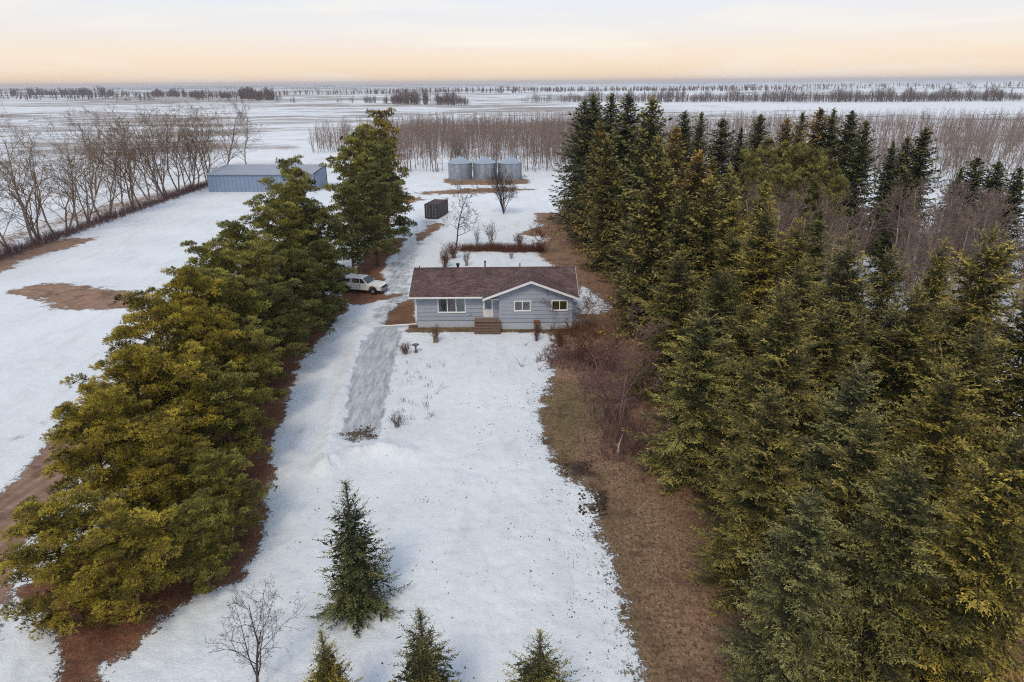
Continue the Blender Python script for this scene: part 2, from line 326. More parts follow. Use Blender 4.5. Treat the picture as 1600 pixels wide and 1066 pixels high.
# polar grid that gets coarser away from the place of the viewer, full circle, out to the horizon
ang = np.concatenate([np.arange(-50, 50, 0.33), np.arange(50, 310, 4.0)]) * math.pi/180
rad = [0.5, 4, 8]; r = 11.0
while r < 16000: rad.append(r); r *= (1.0074 if r < 300 else 1.014)
rad = np.array(rad)
A, Rr = np.meshgrid(ang, rad); GX = np.sin(A)*Rr; GY = np.cos(A)*Rr
near = Rr < 230
def maskset(X, Y):
    wob = (fbm(X*0.9, Y*0.9, 3, 4)-0.5)*1.3
    def reg(poly, w=0.5, k=1.0):
        w = w*1.7; return smooth(-w, w, sdist(X, Y, poly) + wob*k)
    bare = np.maximum.reduce([reg(right_strip, 0.85), reg(needles), reg(back_needles), reg(lens, 0.5, 1.6), reg(by_house), reg(dirt_road, 0.5, 0.5),
                              reg(left_patch, 0.9, 2.2), reg(left_strip, 1.2, 2.5), reg(belt_strip, 3.0, 4.0)*0.62, reg(bins_pad, 1.0, 2), reg(bins_front, 1.5, 5.5)*0.9,
                              reg(yard_patch, 1, 3), reg(front_yard_patch, 2, 5)*0.9, reg(house_band, 0.3, 0.3), reg(drive_end, 0.6, 1.5)*0.56])
    # thin snow left in the shade of the rows
    bare = np.clip(bare - 0.75*smooth(0.60, 0.72, fbm(X*0.25, Y*0.25, 31, 3))*smooth(15, 19, X), 0, 1)
    bare = bare*(1-reg(left_low_snow, 0.5))
    ice = np.maximum(reg(drive_low, 0.35, 0.4), reg(drive_up, 0.5, 0.8)*0.62)
    ice = np.maximum(ice, 0.45*np.exp(-(ldist(X, Y, track1)/0.9)**2))
    red = np.maximum.reduce([reg(needles, 1), reg(back_needles, 1)*0.8, reg(by_house, 1)*0.5, reg(drive_end, .4)*.0])
    red = np.maximum(red, 0.48*smooth(-3, 3, X-9.5+2.5*(fbm(X*0.3, Y*0.3, 9)-.5))*(Y < 140))
    road = np.maximum.reduce([reg(dirt_road, 0.5, 0.4), reg(left_patch, 1.0)*0.75, reg(left_strip, 1.0)*0.6])
    grass = np.clip(reg(grass_zone, 1.5, 3)*0.9 + reg(black_soil1, .5)*0.0 + reg(house_band, .4)*0.7, 0, 1)
    soil = np.maximum.reduce([reg(black_soil1, 0.5, 0.8), reg(black_soil2, 0.5, 0.8), reg(drive_end, 0.4)*0.6])
    return bare, ice, red, road, grass, soil
def far_z(X, Y):
    R = np.hypot(X, Y); e = smooth(260, 1400, R)
    z = (fbm(X/420, Y/420, 50, 3)-0.5)*13*e + (fbm(X/1500+5, Y/1500, 60, 3)-0.5)*26*smooth(900, 4500, R) + (fbm(X/4000, Y/4000, 70, 3)-0.42)*36*smooth(5000, 12000, R)
    return z + 3.0*smooth(400, 4000, X)*smooth(1500, 6000, R) - 1.5*smooth(250, 900, R)
def ground_z(X, Y):
    X = np.asarray(X, float); Y = np.asarray(Y, float); return far_z(X, Y)
def gz(x, y): return float(ground_z(np.array([x]), np.array([y]))[0])

bare = np.zeros(GX.shape); ice = bare.copy(); red = bare.copy(); road = bare.copy(); grs = bare.copy(); soil = bare.copy()
bare[near], ice[near], red[near], road[near], grs[near], soil[near] = maskset(GX[near], GY[near])
GZ = far_z(GX, GY)
nz_ = near & (Rr < 110)
def near_relief(xn, yn, bare_, ice_, soil_):
    dz = (1-bare_)*(1-0.8*ice_)*0.09 + (fbm(xn*0.22, yn*0.22, 5, 3)-0.5)*0.13*(1-bare_) + (fbm(xn*1.6, yn*1.6, 8, 4)-0.5)*0.10*(1-ice_) + (1-bare_)*(1-ice_)*-0.05*smooth(0.60, 0.72, fbm(xn*2.6, yn*2.6, 77, 2))
    for ln, hgt, wd in bank_lines:
        g = np.exp(-(ldist(xn, yn, ln)/wd)**2); dz = dz+hgt*g*(0.25+1.2*fbm(xn*1.8, yn*1.8, 15, 4)+1.1*(fbm(xn*5, yn*5, 19, 2)-0.4))*(1-bare_)
    dz = dz+0.10*soil_*(fbm(xn*2.5, yn*2.5, 21, 3)+0.3)
    return dz*(1-smooth(90, 110, np.hypot(xn, yn)))
def snow_height(x, y):
    b_, i_, r_, ro_, g_, so_ = maskset(x, y); return near_relief(x, y, b_, i_, so_)-0.02
xn, yn = GX[nz_], GY[nz_]
dz = near_relief(xn, yn, bare[nz_], ice[nz_], soil[nz_])
GZ[nz_] += dz
GZ -= 0.02
nr_, na_ = GX.shape
V = np.stack([GX.ravel(), GY.ravel(), GZ.ravel()], 1)
I, J = np.meshgrid(np.arange(nr_-1), np.arange(na_), indexing='ij'); J2 = (J+1) % na_
F = np.stack([I*na_+J, I*na_+J2, (I+1)*na_+J2, (I+1)*na_+J], -1).reshape(-1, 4)[:, ::-1]
mask1 = np.stack([bare.ravel(), ice.ravel(), red.ravel(), road.ravel()], 1).astype(np.float32)
mask2 = np.stack([grs.ravel(), soil.ravel(), 0*grs.ravel(), 0*grs.ravel()], 1).astype(np.float32)

def ground_material():
    m = bpy.data.materials.new('snow_and_earth'); m.use_nodes = True; nt = m.node_tree; b = nt.nodes['Principled BSDF']; N = nt.nodes.new; L = nt.links.new
    geo = N('ShaderNodeNewGeometry')
    def noise(scale, detail=6, rough=0.6, vec=None, dist=0.0, sc=None):
        n = N('ShaderNodeTexNoise'); n.inputs['Scale'].default_value = scale; n.inputs['Detail'].default_value = detail; n.inputs['Roughness'].default_value = rough
        n.inputs['Distortion'].default_value = dist
        if sc:
            mp = N('ShaderNodeMapping'); mp.inputs['Scale'].default_value = sc; L(geo.outputs['Position'], mp.inputs[0]); L(mp.outputs[0], n.inputs['Vector'])
        else: L(geo.outputs['Position'], n.inputs['Vector'])
        return n.outputs['Fac']
    def rng(v, a, b_, c=0.0, d=1.0):
        r = N('ShaderNodeMapRange'); r.inputs['From Min'].default_value = a; r.inputs['From Max'].default_value = b_; r.inputs['To Min'].default_value = c; r.inputs['To Max'].default_value = d
        L(v, r.inputs['Value']); return r.outputs[0]
    def math_(op, a, b_=None, clamp=False):
        n = N('ShaderNodeMath'); n.operation = op; n.use_clamp = clamp
        for i, v in enumerate((a, b_)):
            if v is None: continue
            if isinstance(v, (int, float)): n.inputs[i].default_value = v
            else: L(v, n.inputs[i])
        return n.outputs[0]
    def mix(f, a, b_, mode='MIX'):
        n = N('ShaderNodeMix'); n.data_type = 'RGBA'; n.blend_type = mode
        for s, v in (('Factor', f), ('A', a), ('B', b_)):
            if isinstance(v, tuple): n.inputs[s].default_value = (*v, 1)
            elif isinstance(v, (int, float)): n.inputs[s].default_value = v
            else: L(v, n.inputs[s])
        return n.outputs['Result']
    a1 = N('ShaderNodeAttribute'); a1.attribute_name = 'mask1'; a2 = N('ShaderNodeAttribute'); a2.attribute_name = 'mask2'
    s1 = N('ShaderNodeSeparateColor'); L(a1.outputs['Color'], s1.inputs[0]); s2 = N('ShaderNodeSeparateColor'); L(a2.outputs['Color'], s2.inputs[0])
    bare_, ice_, red_, road_, grass_, soil_ = s1.outputs[0], s1.outputs[1], s1.outputs[2], a1.outputs['Alpha'], s2.outputs[0], s2.outputs[1]
    ln = N('ShaderNodeVectorMath'); ln.operation = 'LENGTH'; L(geo.outputs['Position'], ln.inputs[0]); dist = ln.outputs['Value']
    n_f = noise(3.2, 8, 0.75); n_m = noise(0.7, 6, 0.65); n_s = noise(11, 4, 0.7); n_l = noise(0.12, 5, 0.55)
    # snow
    snow = mix(rng(n_l, 0.35, 0.68), (0.80, 0.855, 0.90), (0.72, 0.77, 0.82))
    snow = mix(rng(n_m, 0.56, 0.76, 0, 0.45), snow, (0.60, 0.60, 0.62)); snow = mix(rng(n_f, 0.60, 0.74, 0, 0.35), snow, (0.56, 0.57, 0.60))
    # specks of litter on the snow, denser near the bare strip
    speck = noise(2.3, 5, 0.85); thr = rng(bare_, 0.0, 0.42, 0.665, 0.56)
    nearspeck = rng(dist, 60, 140, 1.0, 0.0)
    sx = N('ShaderNodeSeparateXYZ'); L(geo.outputs['Position'], sx.inputs[0])
    thr = math_('SUBTRACT', thr, math_('MULTIPLY', rng(sx.outputs[0], 0.0, 8.0, 0.0, 0.045), rng(sx.outputs[1], 25, 62, 1.0, 0.5)))
    spk = math_('MULTIPLY', rng(math_('SUBTRACT', speck, thr), 0.0, 0.03), nearspeck)
    snow = mix(math_('MULTIPLY', spk, 0.72), snow, (0.11, 0.085, 0.07))
    # old snow streaks
    st = noise(1.0, 6, 0.6, sc=(0.6, 0.12, 1.0))
    snow = mix(rng(st, 0.52, 0.72, 0, 0.38), snow, (0.53, 0.51, 0.52))
    grain = noise(8.0, 6, 0.85); snow = mix(rng(grain, 0.50, 0.66, 0, 0.42), snow, (0.58, 0.61, 0.66))
    crust = noise(1.0, 7, 0.8, sc=(1.4, 0.8, 1.0), dist=0.8); snow = mix(math_('MULTIPLY', rng(crust, 0.54, 0.62, 0, 0.40), rng(n_l, 0.42, 0.58)), snow, (0.52, 0.54, 0.58))
    # ice of the driveway
    tr = noise(1.0, 7, 0.75, sc=(2.6, 0.35, 1.0)); icecol = mix(rng(tr, 0.35, 0.65), (0.26, 0.29, 0.33), (0.66, 0.70, 0.74))
    icecol = mix(rng(n_f, 0.62, 0.72, 0, 0.5), icecol, (0.24, 0.24, 0.26))
    icem = rng(math_('ADD', ice_, math_('MULTIPLY', math_('SUBTRACT', n_m, 0.5), 1.3)), 0.42, 0.62)
    top = mix(icem, snow, icecol)
    # bare earth
    dead = mix(rng(n_f, 0.35, 0.65), (0.13, 0.088, 0.055), (0.46, 0.30, 0.19))
    dead = mix(rng(n_m, 0.40, 0.66, 0.0, 0.75), dead, (0.40, 0.215, 0.14))
    dead = mix(rng(n_l, 0.5, 0.7, 0.0, 0.5), dead, (0.15, 0.115, 0.06))
    redc = mix(rng(n_f, 0.35, 0.65), (0.11, 0.038, 0.023), (0.27, 0.105, 0.055)); redc = mix(rng(noise(7.0, 4, 0.8), 0.52, 0.62, 0, 0.7), redc, (0.36, 0.19, 0.12))
    dead = mix(rng(noise(6.5, 4, 0.8), 0.52, 0.62), dead, (0.50, 0.35, 0.25)); dead = mix(rng(noise(5.0, 4, 0.75, sc=(1.3, 0.9, 1)), 0.52, 0.60, 0, 0.75), dead, (0.05, 0.034, 0.025))
    earth = mix(red_, dead, redc)
    earth = mix(math_('MULTIPLY', grass_, rng(n_m, 0.35, 0.6, 0.35, 1.0)), earth, mix(rng(n_f, 0.4, 0.6), (0.065, 0.070, 0.028), (0.17, 0.145, 0.065)))
    ruts = noise(1.0, 5, 0.6, sc=(0.9, 0.9, 1.0)); wv = N('ShaderNodeTexWave'); wv.inputs['Scale'].default_value = 0.36; wv.inputs['Distortion'].default_value = 0.6; wv.inputs['Detail'].default_value = 3
    wmp = N('ShaderNodeMapping'); wmp.inputs['Rotation'].default_value = (0, 0, math.radians(12)); L(geo.outputs['Position'], wmp.inputs[0]); L(wmp.outputs[0], wv.inputs['Vector'])
    roadc = mix(rng(ruts, 0.35, 0.65), (0.30, 0.185, 0.14), (0.46, 0.30, 0.235)); roadc = mix(math_('MULTIPLY', wv.outputs['Fac'], rng(road_, 0.8, 0.95, 0.04, 0.45)), roadc, (0.19, 0.115, 0.09))
    roadc = mix(rng(n_f, 0.62, 0.75, 0, 0.5), roadc, (0.11, 0.075, 0.06))
    earth = mix(road_, earth, roadc)
    earth = mix(soil_, earth, mix(rng(n_f, 0.4, 0.6), (0.018, 0.013, 0.012), (0.065, 0.045, 0.036)))
    earth = mix(rng(n_s, 0.25, 0.75, 0.35, 0.0), earth, (0.035, 0.025, 0.02))
    earth = mix(rng(noise(9, 3, 0.8), 0.66, 0.70, 0, 0.8), earth, (0.55, 0.47, 0.40)); earth = mix(rng(noise(0.35, 5, 0.7), 0.52, 0.62, 0, 0.55), earth, (0.085, 0.052, 0.038))
    # far fields: stubble showing through in long streaks
    f1 = noise(1.0, 7, 0.68, sc=(0.0055, 0.011, 0.01), dist=1.0); f2 = noise(0.0022, 3, 0.5)
    f3 = noise(1.0, 8, 0.75, sc=(0.018, 0.045, 0.02), dist=0.8)
    leftness = rng(sx.outputs[0], -250, 250, 0.11, 0.05)
    fthr = math_('SUBTRACT', 0.60, math_('ADD', leftness, rng(f2, 0.4, 0.6, -0.03, 0.06)))
    farb = rng(math_('SUBTRACT', math_('ADD', math_('MULTIPLY', f1, 0.5), math_('MULTIPLY', f3, 0.5)), fthr), -0.03, 0.05)
    farb = math_('MULTIPLY', farb, math_('MULTIPLY', rng(dist, 165, 280), 0.78))
    farcol = mix(rng(n_l, 0.3, 0.7), (0.15, 0.115, 0.09), (0.23, 0.175, 0.135))
    isfar = rng(dist, 200, 260); earth = mix(isfar, earth, farcol)
    edge = math_('MULTIPLY', math_('SUBTRACT', noise(1.5, 9, 0.8), 0.5), 2.3); edge2 = math_('MULTIPLY', math_('SUBTRACT', n_s, 0.5), 0.9)
    bm = rng(math_('ADD', bare_, math_('ADD', edge, edge2)), 0.44, 0.53)
    bm = math_('MULTIPLY', bm, rng(bare_, 0.01, 0.10))
    bm = math_('MAXIMUM', bm, farb)
    col = mix(bm, top, earth); L(col, b.inputs['Base Color'])
    rg = mix(bm, mix(icem, (0.55,)*3, (0.30,)*3), (0.92,)*3); L(rg, b.inputs['Roughness'])
    L(rng(bm, 0, 1, 0.35, 0.08), b.inputs['Specular IOR Level'])
    # relief
    hgt = math_('ADD', math_('MULTIPLY', math_('SUBTRACT', 1.0, bm), 0.06), math_('ADD', math_('MULTIPLY', n_f, 0.05), math_('ADD', math_('MULTIPLY', n_s, 0.035), math_('MULTIPLY', n_m, 0.13))))
    foot = N('ShaderNodeTexVoronoi'); foot.inputs['Scale'].default_value = 1.1; L(geo.outputs['Position'], foot.inputs['Vector'])
    hgt = math_('ADD', hgt, math_('MULTIPLY', rng(foot.outputs['Distance'], 0.0, 0.20, -0.025, 0.0), rng(n_l, 0.45, 0.6)))
    bp = N('ShaderNodeBump'); bp.inputs['Distance'].default_value = 1.0
    L(rng(dist, 40, 250, 1.0, 0.05), bp.inputs['Strength'])
    L(hgt, bp.inputs['Height']); L(bp.outputs[0], b.inputs['Normal'])
    return m
M['ground'] = ground_material()
# the faces are dealt out to the pieces of the setting they belong to
fc = V[F].mean(1); fx, fy = fc[:, 0], fc[:, 1]; fn = np.hypot(fx, fy) < 230
cls = np.zeros(len(F), int)
b_f = mask1[F, 0].mean(1); i_f = mask1[F, 1].mean(1); r_f = mask1[F, 3].mean(1)
cls[(b_f > 0.5) & fn] = 1
dl = np.full(len(F), -1.0); dl[fn] = np.maximum(sdist(fx[fn], fy[fn], drive_low), sdist(fx[fn], fy[fn], drive_up)); cls[dl > 0] = 2
dr = np.full(len(F), -1.0); dr[fn] = sdist(fx[fn], fy[fn], dirt_road); cls[dr > 0] = 3
for k, nm in enumerate(('snow_field', 'bare_ground', 'driveway', 'dirt_road')):
    sel = F[cls == k]; used, inv = np.unique(sel, return_inverse=True)
    me = mesh_np(nm, V[used], inv.reshape(sel.shape), M['ground'], smooth=True)
    for an, mk in (('mask1', mask1), ('mask2', mask2)):
        a = me.attributes.new(an, 'FLOAT_COLOR', 'POINT'); a.data.foreach_set('color', mk[used].ravel())
    tag(link(nm, me), {'snow_field': 'snow covering the yard and the open prairie to the horizon', 'bare_ground': 'brown ground and dead grass where the snow has melted under the trees',
        'driveway': 'icy grey driveway running from the front yard past the house', 'dirt_road': 'reddish dirt road left of the pine row'}[nm], kind='structure')

# ------------------------------------------------------------------ tree makers
def segs(P0, P1, R0, R1, sides=4):
    P0, P1 = np.asarray(P0, float), np.asarray(P1, float); n = len(P0); d = P1-P0; d /= np.linalg.norm(d, axis=1)[:, None]+1e-9
    ref = np.where(np.abs(d[:, 2:3]) > 0.9, np.array([[1.0, 0, 0]]), np.array([[0.0, 0, 1]]))
    u = np.cross(d, ref); u /= np.linalg.norm(u, axis=1)[:, None]; w = np.cross(d, u)
    a = np.arange(sides)*2*math.pi/sides
    ring = u[:, None]*np.cos(a)[None, :, None]+w[:, None]*np.sin(a)[None, :, None]
    A_ = P0[:, None]+ring*np.asarray(R0)[:, None, None]; B_ = P1[:, None]+ring*np.asarray(R1)[:, None, None]
    V = np.concatenate([A_, B_], 1).reshape(-1, 3)
    k = np.arange(sides); k2 = (k+1) % sides
    f = np.stack([k, k2, k2+sides, k+sides], 1)
    F = (f[None]+(np.arange(n)*2*sides)[:, None, None]).reshape(-1, 4)
    return V, F
def quads(P, D, W, mid=0.45):
    n = len(P); V = np.stack([P, P+D*mid+W, P+D, P+D*mid-W], 1).reshape(-1, 3)
    return V, np.arange(n*4).reshape(n, 4)
def unit(v): return v/(np.linalg.norm(v, axis=-1, keepdims=True)+1e-9)

def make_spruce(seed, h, R, sp=0.42, tw=0.13, sub=0.075, bl=0.17, bw=0.026, droop=1.0, bareT=0.0, full=0.75):
    g = np.random.default_rng(seed); S0, S1, r0, r1 = [], [], [], []; P, D, W, T = [], [], [], []
    z = h*(0.03+bareT); lean = g.normal(0, 0.006, 2)
    azoff = 0
    bulge = g.uniform(0, 6.28)
    while z < h*0.985:
        t = z/h; nb = int(g.integers(5, 8)) if t < 0.85 else 5
        base_L = R*((1-t)**full)*(0.80+0.20*min(1, t/0.12))*g.uniform(0.84, 1.12)*(1-0.55*math.exp(-(1-t)/0.06))
        azoff += g.uniform(0.3, 1.0)
        for k in range(nb):
            az = azoff+k*2*math.pi/nb+g.normal(0, 0.14); L = max(0.14, base_L*g.uniform(0.72, 1.16)*(1+0.10*math.sin(az*2+bulge)))
            zb = z+g.normal(0, sp*0.25)
            el = math.radians(-14+8*g.normal()+62*t**1.8)
            sag = (0.30*(1-t)+0.05)*droop*g.uniform(0.7, 1.3); lift = sag*g.uniform(0.6, 1.0)
            rd = np.array([math.cos(az), math.sin(az), 0]); sd = np.array([-rd[1], rd[0], 0])
            bend = g.normal(0, 0.08)
            def pt(s): return (np.array([lean[0]*zb, lean[1]*zb, zb])[None]+rd[None]*(L*s)[:, None]*math.cos(el)+sd[None]*(bend*L*s*s)[:, None]
                               + np.array([[0, 0, 1.0]])*(L*(math.sin(el)*s-sag*s*(1.35-s)+lift*s**3*0.6))[:, None])
            ss = np.linspace(0, 1, 5); pp = pt(ss); S0.append(pp[:-1]); S1.append(pp[1:])
            rr = (0.012+0.012*L)*(1-ss*0.85); r0.append(rr[:-1]); r1.append(rr[1:])
            n = max(3, int(L*0.92/tw)); s = np.linspace(0.06 if L < 1 else 0.10, 0.99, n)+g.normal(0, 0.01, n); s = np.clip(s, 0.05, 1)
            s = np.repeat(s, 2); sg = np.tile([1, -1], n); q = pt(s)
            lt = np.clip(0.46*L*(1-s)**0.8, 0.12, 0.85)*g.uniform(0.7, 1.15, 2*n)
            hang = g.uniform(0.0, 0.75, 2*n)*(0.35+0.65*(1-t))*droop+(g.random(2*n) < 0.30)*1.3*droop*(1-t)**0.5
            dt = unit(rd[None]*0.72+sd[None]*(sg*g.uniform(0.55, 1.0, 2*n))[:, None]+np.array([[0, 0, 1.0]])*(0.10+0.9*t**2-hang)[:, None]+g.normal(0, 0.10, (2*n, 3)))
            # one extra leader twig at the tip
            q = np.vstack([q, pt(np.array([0.93]))]); dt = np.vstack([dt, unit(rd[None]+np.array([[0, 0, 0.35]]))]); lt = np.append(lt, 0.28+0.05*L)
            s = np.append(s, 1.0)
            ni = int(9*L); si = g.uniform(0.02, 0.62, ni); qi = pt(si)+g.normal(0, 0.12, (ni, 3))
            di = unit(rd[None]*0.6+g.normal(0, 0.6, (ni, 3))-np.array([[0, 0, 0.35]])); P.append(qi); D.append(di*(0.35*min(1, L))); W.append(unit(np.cross(di, g.normal(0, 1, (ni, 3))))*(0.055*min(1, L))); T.append(np.full(ni, -0.35))  # dead inner twigs, darkest tone: shade between boughs put into their colour
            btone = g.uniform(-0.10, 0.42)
            m = np.maximum(2, (lt/sub).astype(int)); idx = np.repeat(np.arange(len(q)), m)
            fr = (np.arange(m.sum())-np.repeat(np.cumsum(m)-m, m))/np.repeat(m, m)
            c = q[idx]+dt[idx]*(lt[idx]*fr)[:, None]; c[:, 2] -= 0.10*droop*(lt[idx]*fr)**2
            side = unit(np.cross(dt[idx], np.array([[0, 0, 1.0]]))+g.normal(0, 0.25, (len(idx), 3)))
            sgn = np.where(g.random(len(idx)) < 0.5, 1, -1)[:, None]
            sd2 = unit(dt[idx]*0.9+side*sgn*g.uniform(0.3, 0.9, (len(idx), 1))+g.normal(0, 0.14, (len(idx), 3)))
            ln = bl*g.uniform(0.7, 1.25, len(idx))*(1.08-0.35*fr)*min(1.0, 0.50+0.45*L)
            P.append(c); D.append(sd2*ln[:, None])
            wv = unit(np.cross(sd2, g.normal(0, 1, (len(idx), 3))+np.array([[0, 0, 1.3]])))
            W.append(wv*(bw*min(1.0, 0.5+0.45*L)*g.uniform(0.75, 1.25, len(idx)))[:, None])
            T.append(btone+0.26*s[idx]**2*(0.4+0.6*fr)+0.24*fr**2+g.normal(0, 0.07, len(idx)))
        z += sp*g.uniform(0.75, 1.2)*(0.55+0.55*(1-t))
    # leader
    n = 26; f = np.linspace(0.93, 1.0, n); c = np.stack([lean[0]*f*h, lean[1]*f*h, f*h], 1); a = g.uniform(0, 6.28, n)
    dd = unit(np.stack([np.cos(a)*0.5, np.sin(a)*0.5, np.full(n, 0.9)], 1)); P.append(c); D.append(dd*bl*1.1); W.append(unit(np.cross(dd, g.normal(0, 1, (n, 3))))*bw); T.append(np.full(n, 0.5))
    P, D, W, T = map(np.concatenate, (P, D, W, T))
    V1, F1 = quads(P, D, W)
    tz = np.linspace(0, 0.97, 9); tp = np.stack([lean[0]*tz*h, lean[1]*tz*h, tz*h], 1); tr = (0.012*h+0.03)*(1-tz)**0.8+0.012
    tV, tF = segs(tp[:-1], tp[1:], tr[:-1], tr[1:], 8)
    bV, bF = segs(np.concatenate(S0), np.concatenate(S1), np.concatenate(r0), np.concatenate(r1), 3)
    trunk = mesh_np('spruce_trunk', np.vstack([tV, bV]), [np.vstack([tF, bF+len(tV)])], M['spruce_bark'])
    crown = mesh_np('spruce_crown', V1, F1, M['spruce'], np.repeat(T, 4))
    return dict(trunk=trunk, crown=crown, h=h, R=R)

def make_pine(seed, h, R, nl=30, puffs=4, shoots=50, blades=8, bl=0.22, bw=0.018, cb=0.22):
    g = np.random.default_rng(seed); S0, S1, r0, r1 = [], [], [], []; C, CN, CR = [], [], []
    bx, by = g.normal(0, 0.3, 2)
    def tp(t): return np.array([bx*math.sin(t*2.4), by*math.sin(t*2.9), t*h*0.97])
    for k in range(nl):
        t = cb+(0.97-cb)*((k+g.uniform(0, 1))/nl); az = k*2.4+g.normal(0, 0.3)
        tt = (t-cb)/(1-cb); prof = math.sin((0.24+tt*0.60)*math.pi)**0.62*(1-0.12*tt)
        L = R*max(0.2, prof)*g.uniform(0.66, 1.14); el = math.radians(8+50*tt**1.3+g.normal(0, 7))
        b = tp(t); rd = np.array([math.cos(az), math.sin(az), 0])
        e = b+rd*L*math.cos(el)+np.array([0, 0, L*math.sin(el)]); m1 = (b+e)/2+g.normal(0, 0.09*L, 3)+np.array([0, 0, -0.05*L])
        rb = 0.018+0.018*L
        S0 += [b, m1]; S1 += [m1, e]; r0 += [rb, rb*0.7]; r1 += [rb*0.7, rb*0.35]
        npf = max(3, int(round((puffs+2)*(0.5+L/R))))
        for j in range(npf):
            s = 1.0-j*0.62/npf*g.uniform(0.8, 1.2); q = m1+(e-m1)*max(0, (s-0.5)*2) if s > 0.5 else b+(m1-b)*s*2
            off = g.normal(0, 1, 3)*np.array([0.44, 0.44, 0.16])*(0.55+0.35*L) if j else g.normal(0, 0.1, 3)
            c = q+off+np.array([0, 0, 0.22]); pr = g.uniform(0.34, 0.86)*(0.74+0.30*L/R)
            S0.append(q); S1.append(c); r0.append(rb*0.4); r1.append(rb*0.15)
            C.append(c); CR.append(pr); CN.append(unit(rd*0.75+np.array([0, 0, 1.0])))
    C.append(tp(0.985)+np.array([0, 0, 0.1])); CR.append(0.55); CN.append(np.array([0, 0, 1.0]))
    C, CR, CN = np.array(C), np.array(CR), np.array(CN)
    P, D, W, T = [], [], [], []
    for c, pr, cn in zip(C, CR, CN):
        n = max(9, int(shoots*1.0*(pr/0.6)**1.7)); u = unit(g.normal(0, 1, (n, 3))); u[:, 2] = np.abs(u[:, 2])*0.85-0.22*g.random(n); rr = pr*g.uniform(0.5, 1.0, n)**0.6
        lump = 1+0.22*np.sin(u[:, 0]*5+seed)*np.sin(u[:, 1]*6+c[0])
        q = c+u*(rr*lump)[:, None]*np.array([1.0, 1.0, 0.80]); sd = unit(u*0.6+cn*1.0+g.normal(0, 0.22, (n, 3)))
        S0 += list((c+(q-c)*0.25)[::4]); S1 += list(q[::4]); k4 = len(q[::4]); r0 += [0.012]*k4; r1 += [0.006]*k4
        idx = np.repeat(np.arange(n), blades); k = len(idx)
        d = unit(sd[idx]*1.0+g.normal(0, 0.42, (k, 3)))
        fr = g.random(k)
        P.append(q[idx]-sd[idx]*(0.10*fr)[:, None]); D.append(d*(bl*g.uniform(0.7, 1.2, k))[:, None]); W.append(unit(np.cross(d, g.normal(0, 1, (k, 3))))*bw)
        T.append((g.uniform(-0.16, 0.48)+0.26*(rr/pr)*np.clip(u[:, 2]+0.4, 0, 1))[idx]+0.16*(1-fr)+g.normal(0, 0.06, k))  # upper, outer shoots lighter: light on the tuft tops put into the tone
    P, D, W, T = map(np.concatenate, (P, D, W, T)); V1, F1 = quads(P, D, W, 0.55)
    tt = np.linspace(0, 1, 9); tpp = np.array([tp(t) for t in tt]); tr = (0.0125*h+0.03)*(1-tt)**0.75+0.02
    tV, tF = segs(tpp[:-1], tpp[1:], tr[:-1], tr[1:], 8)
    bV, bF = segs(S0, S1, r0, r1, 4)
    trunk = mesh_np('pine_trunk', np.vstack([tV, bV]), [np.vstack([tF, bF+len(tV)])], M['pine_bark'])
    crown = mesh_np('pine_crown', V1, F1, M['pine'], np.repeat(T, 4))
    return dict(trunk=trunk, crown=crown, h=h, R=R)

def bare_segments(seed, h, spread=0.35, stems=1, levels=4, nbr=(7, 5, 4, 3), r=None, first=0.25, up=0.5, wig=0.10, lenf=(0.45, 0.42, 0.45, 0.5), fork=False):
    """bare tree as tapered segments; returns stem segments and branch segments"""
    g = np.random.default_rng(seed); stem, br = [], []; r = r or 0.013*h+0.015
    def grow(p, d, L, rad_, lev):
        n = 5 if lev == 0 else (4 if lev < 3 else 2); out = stem if lev == 0 else br
        pts = [p]; dirs = [d]; step = L/n
        for i in range(n):
            d = unit(d+g.normal(0, wig*(1+0.5*lev), 3)+np.array([0, 0, up*0.10*(lev > 0)])); p = p+d*step; pts.append(p); dirs.append(d)
        rr = [rad_*(1-0.80*i/n)+0.0025 for i in range(n+1)]
        for i in range(n): out.append((pts[i], pts[i+1], rr[i], rr[i+1]))
        if lev >= levels: return
        k = nbr[min(lev, len(nbr)-1)]
        for j in range(k):
            s = first+(1-first)*(j+g.uniform(0, 1))/k if lev == 0 else 0.18+0.8*(j+g.uniform(0, 1))/k
            s = min(s, 0.98); i = min(int(s*n), n-1); f = s*n-i; q = pts[i]+(pts[i+1]-pts[i])*f; dd = dirs[i+1]
            side = unit(np.cross(dd, g.normal(0, 1, 3))); a = g.uniform(0.65, 1.25)*(spread*2)
            nd = unit(dd*math.cos(a)+side*math.sin(a)+np.array([0, 0, up*0.25]))
            l2 = L*lenf[min(lev, 3)]*g.uniform(0.7, 1.25)*(1.15-0.55*s if lev == 0 else 1.05-0.4*s)
            grow(q, nd, l2, max(0.004, (rr[i]*(1-f)+rr[i+1]*f)*g.uniform(0.42, 0.65)), lev+1)
    for s_ in range(stems):
        a = g.uniform(0, 6.28) if stems > 1 else 0; tl = g.uniform(0.12, 0.5)*spread*2 if stems > 1 else g.uniform(0, 0.05)
        d = unit(np.array([math.cos(a+s_*2.4)*tl, math.sin(a+s_*2.4)*tl, 1.0])); p = np.array([math.cos(s_*2.4), math.sin(s_*2.4), 0])*((0.05 if stems < 12 else 0.16)*g.uniform(0.3, 1.2)*(stems > 1))
        grow(p, d, h*g.uniform(0.8, 1.0) if stems > 1 else h, r*(g.uniform(0.7, 1) if stems > 1 else 1), 0)
    return stem, br
def seg_arrays(S, sides):
    return segs([s[0] for s in S], [s[1] for s in S], np.array([s[2] for s in S]), np.array([s[3] for s in S]), sides)
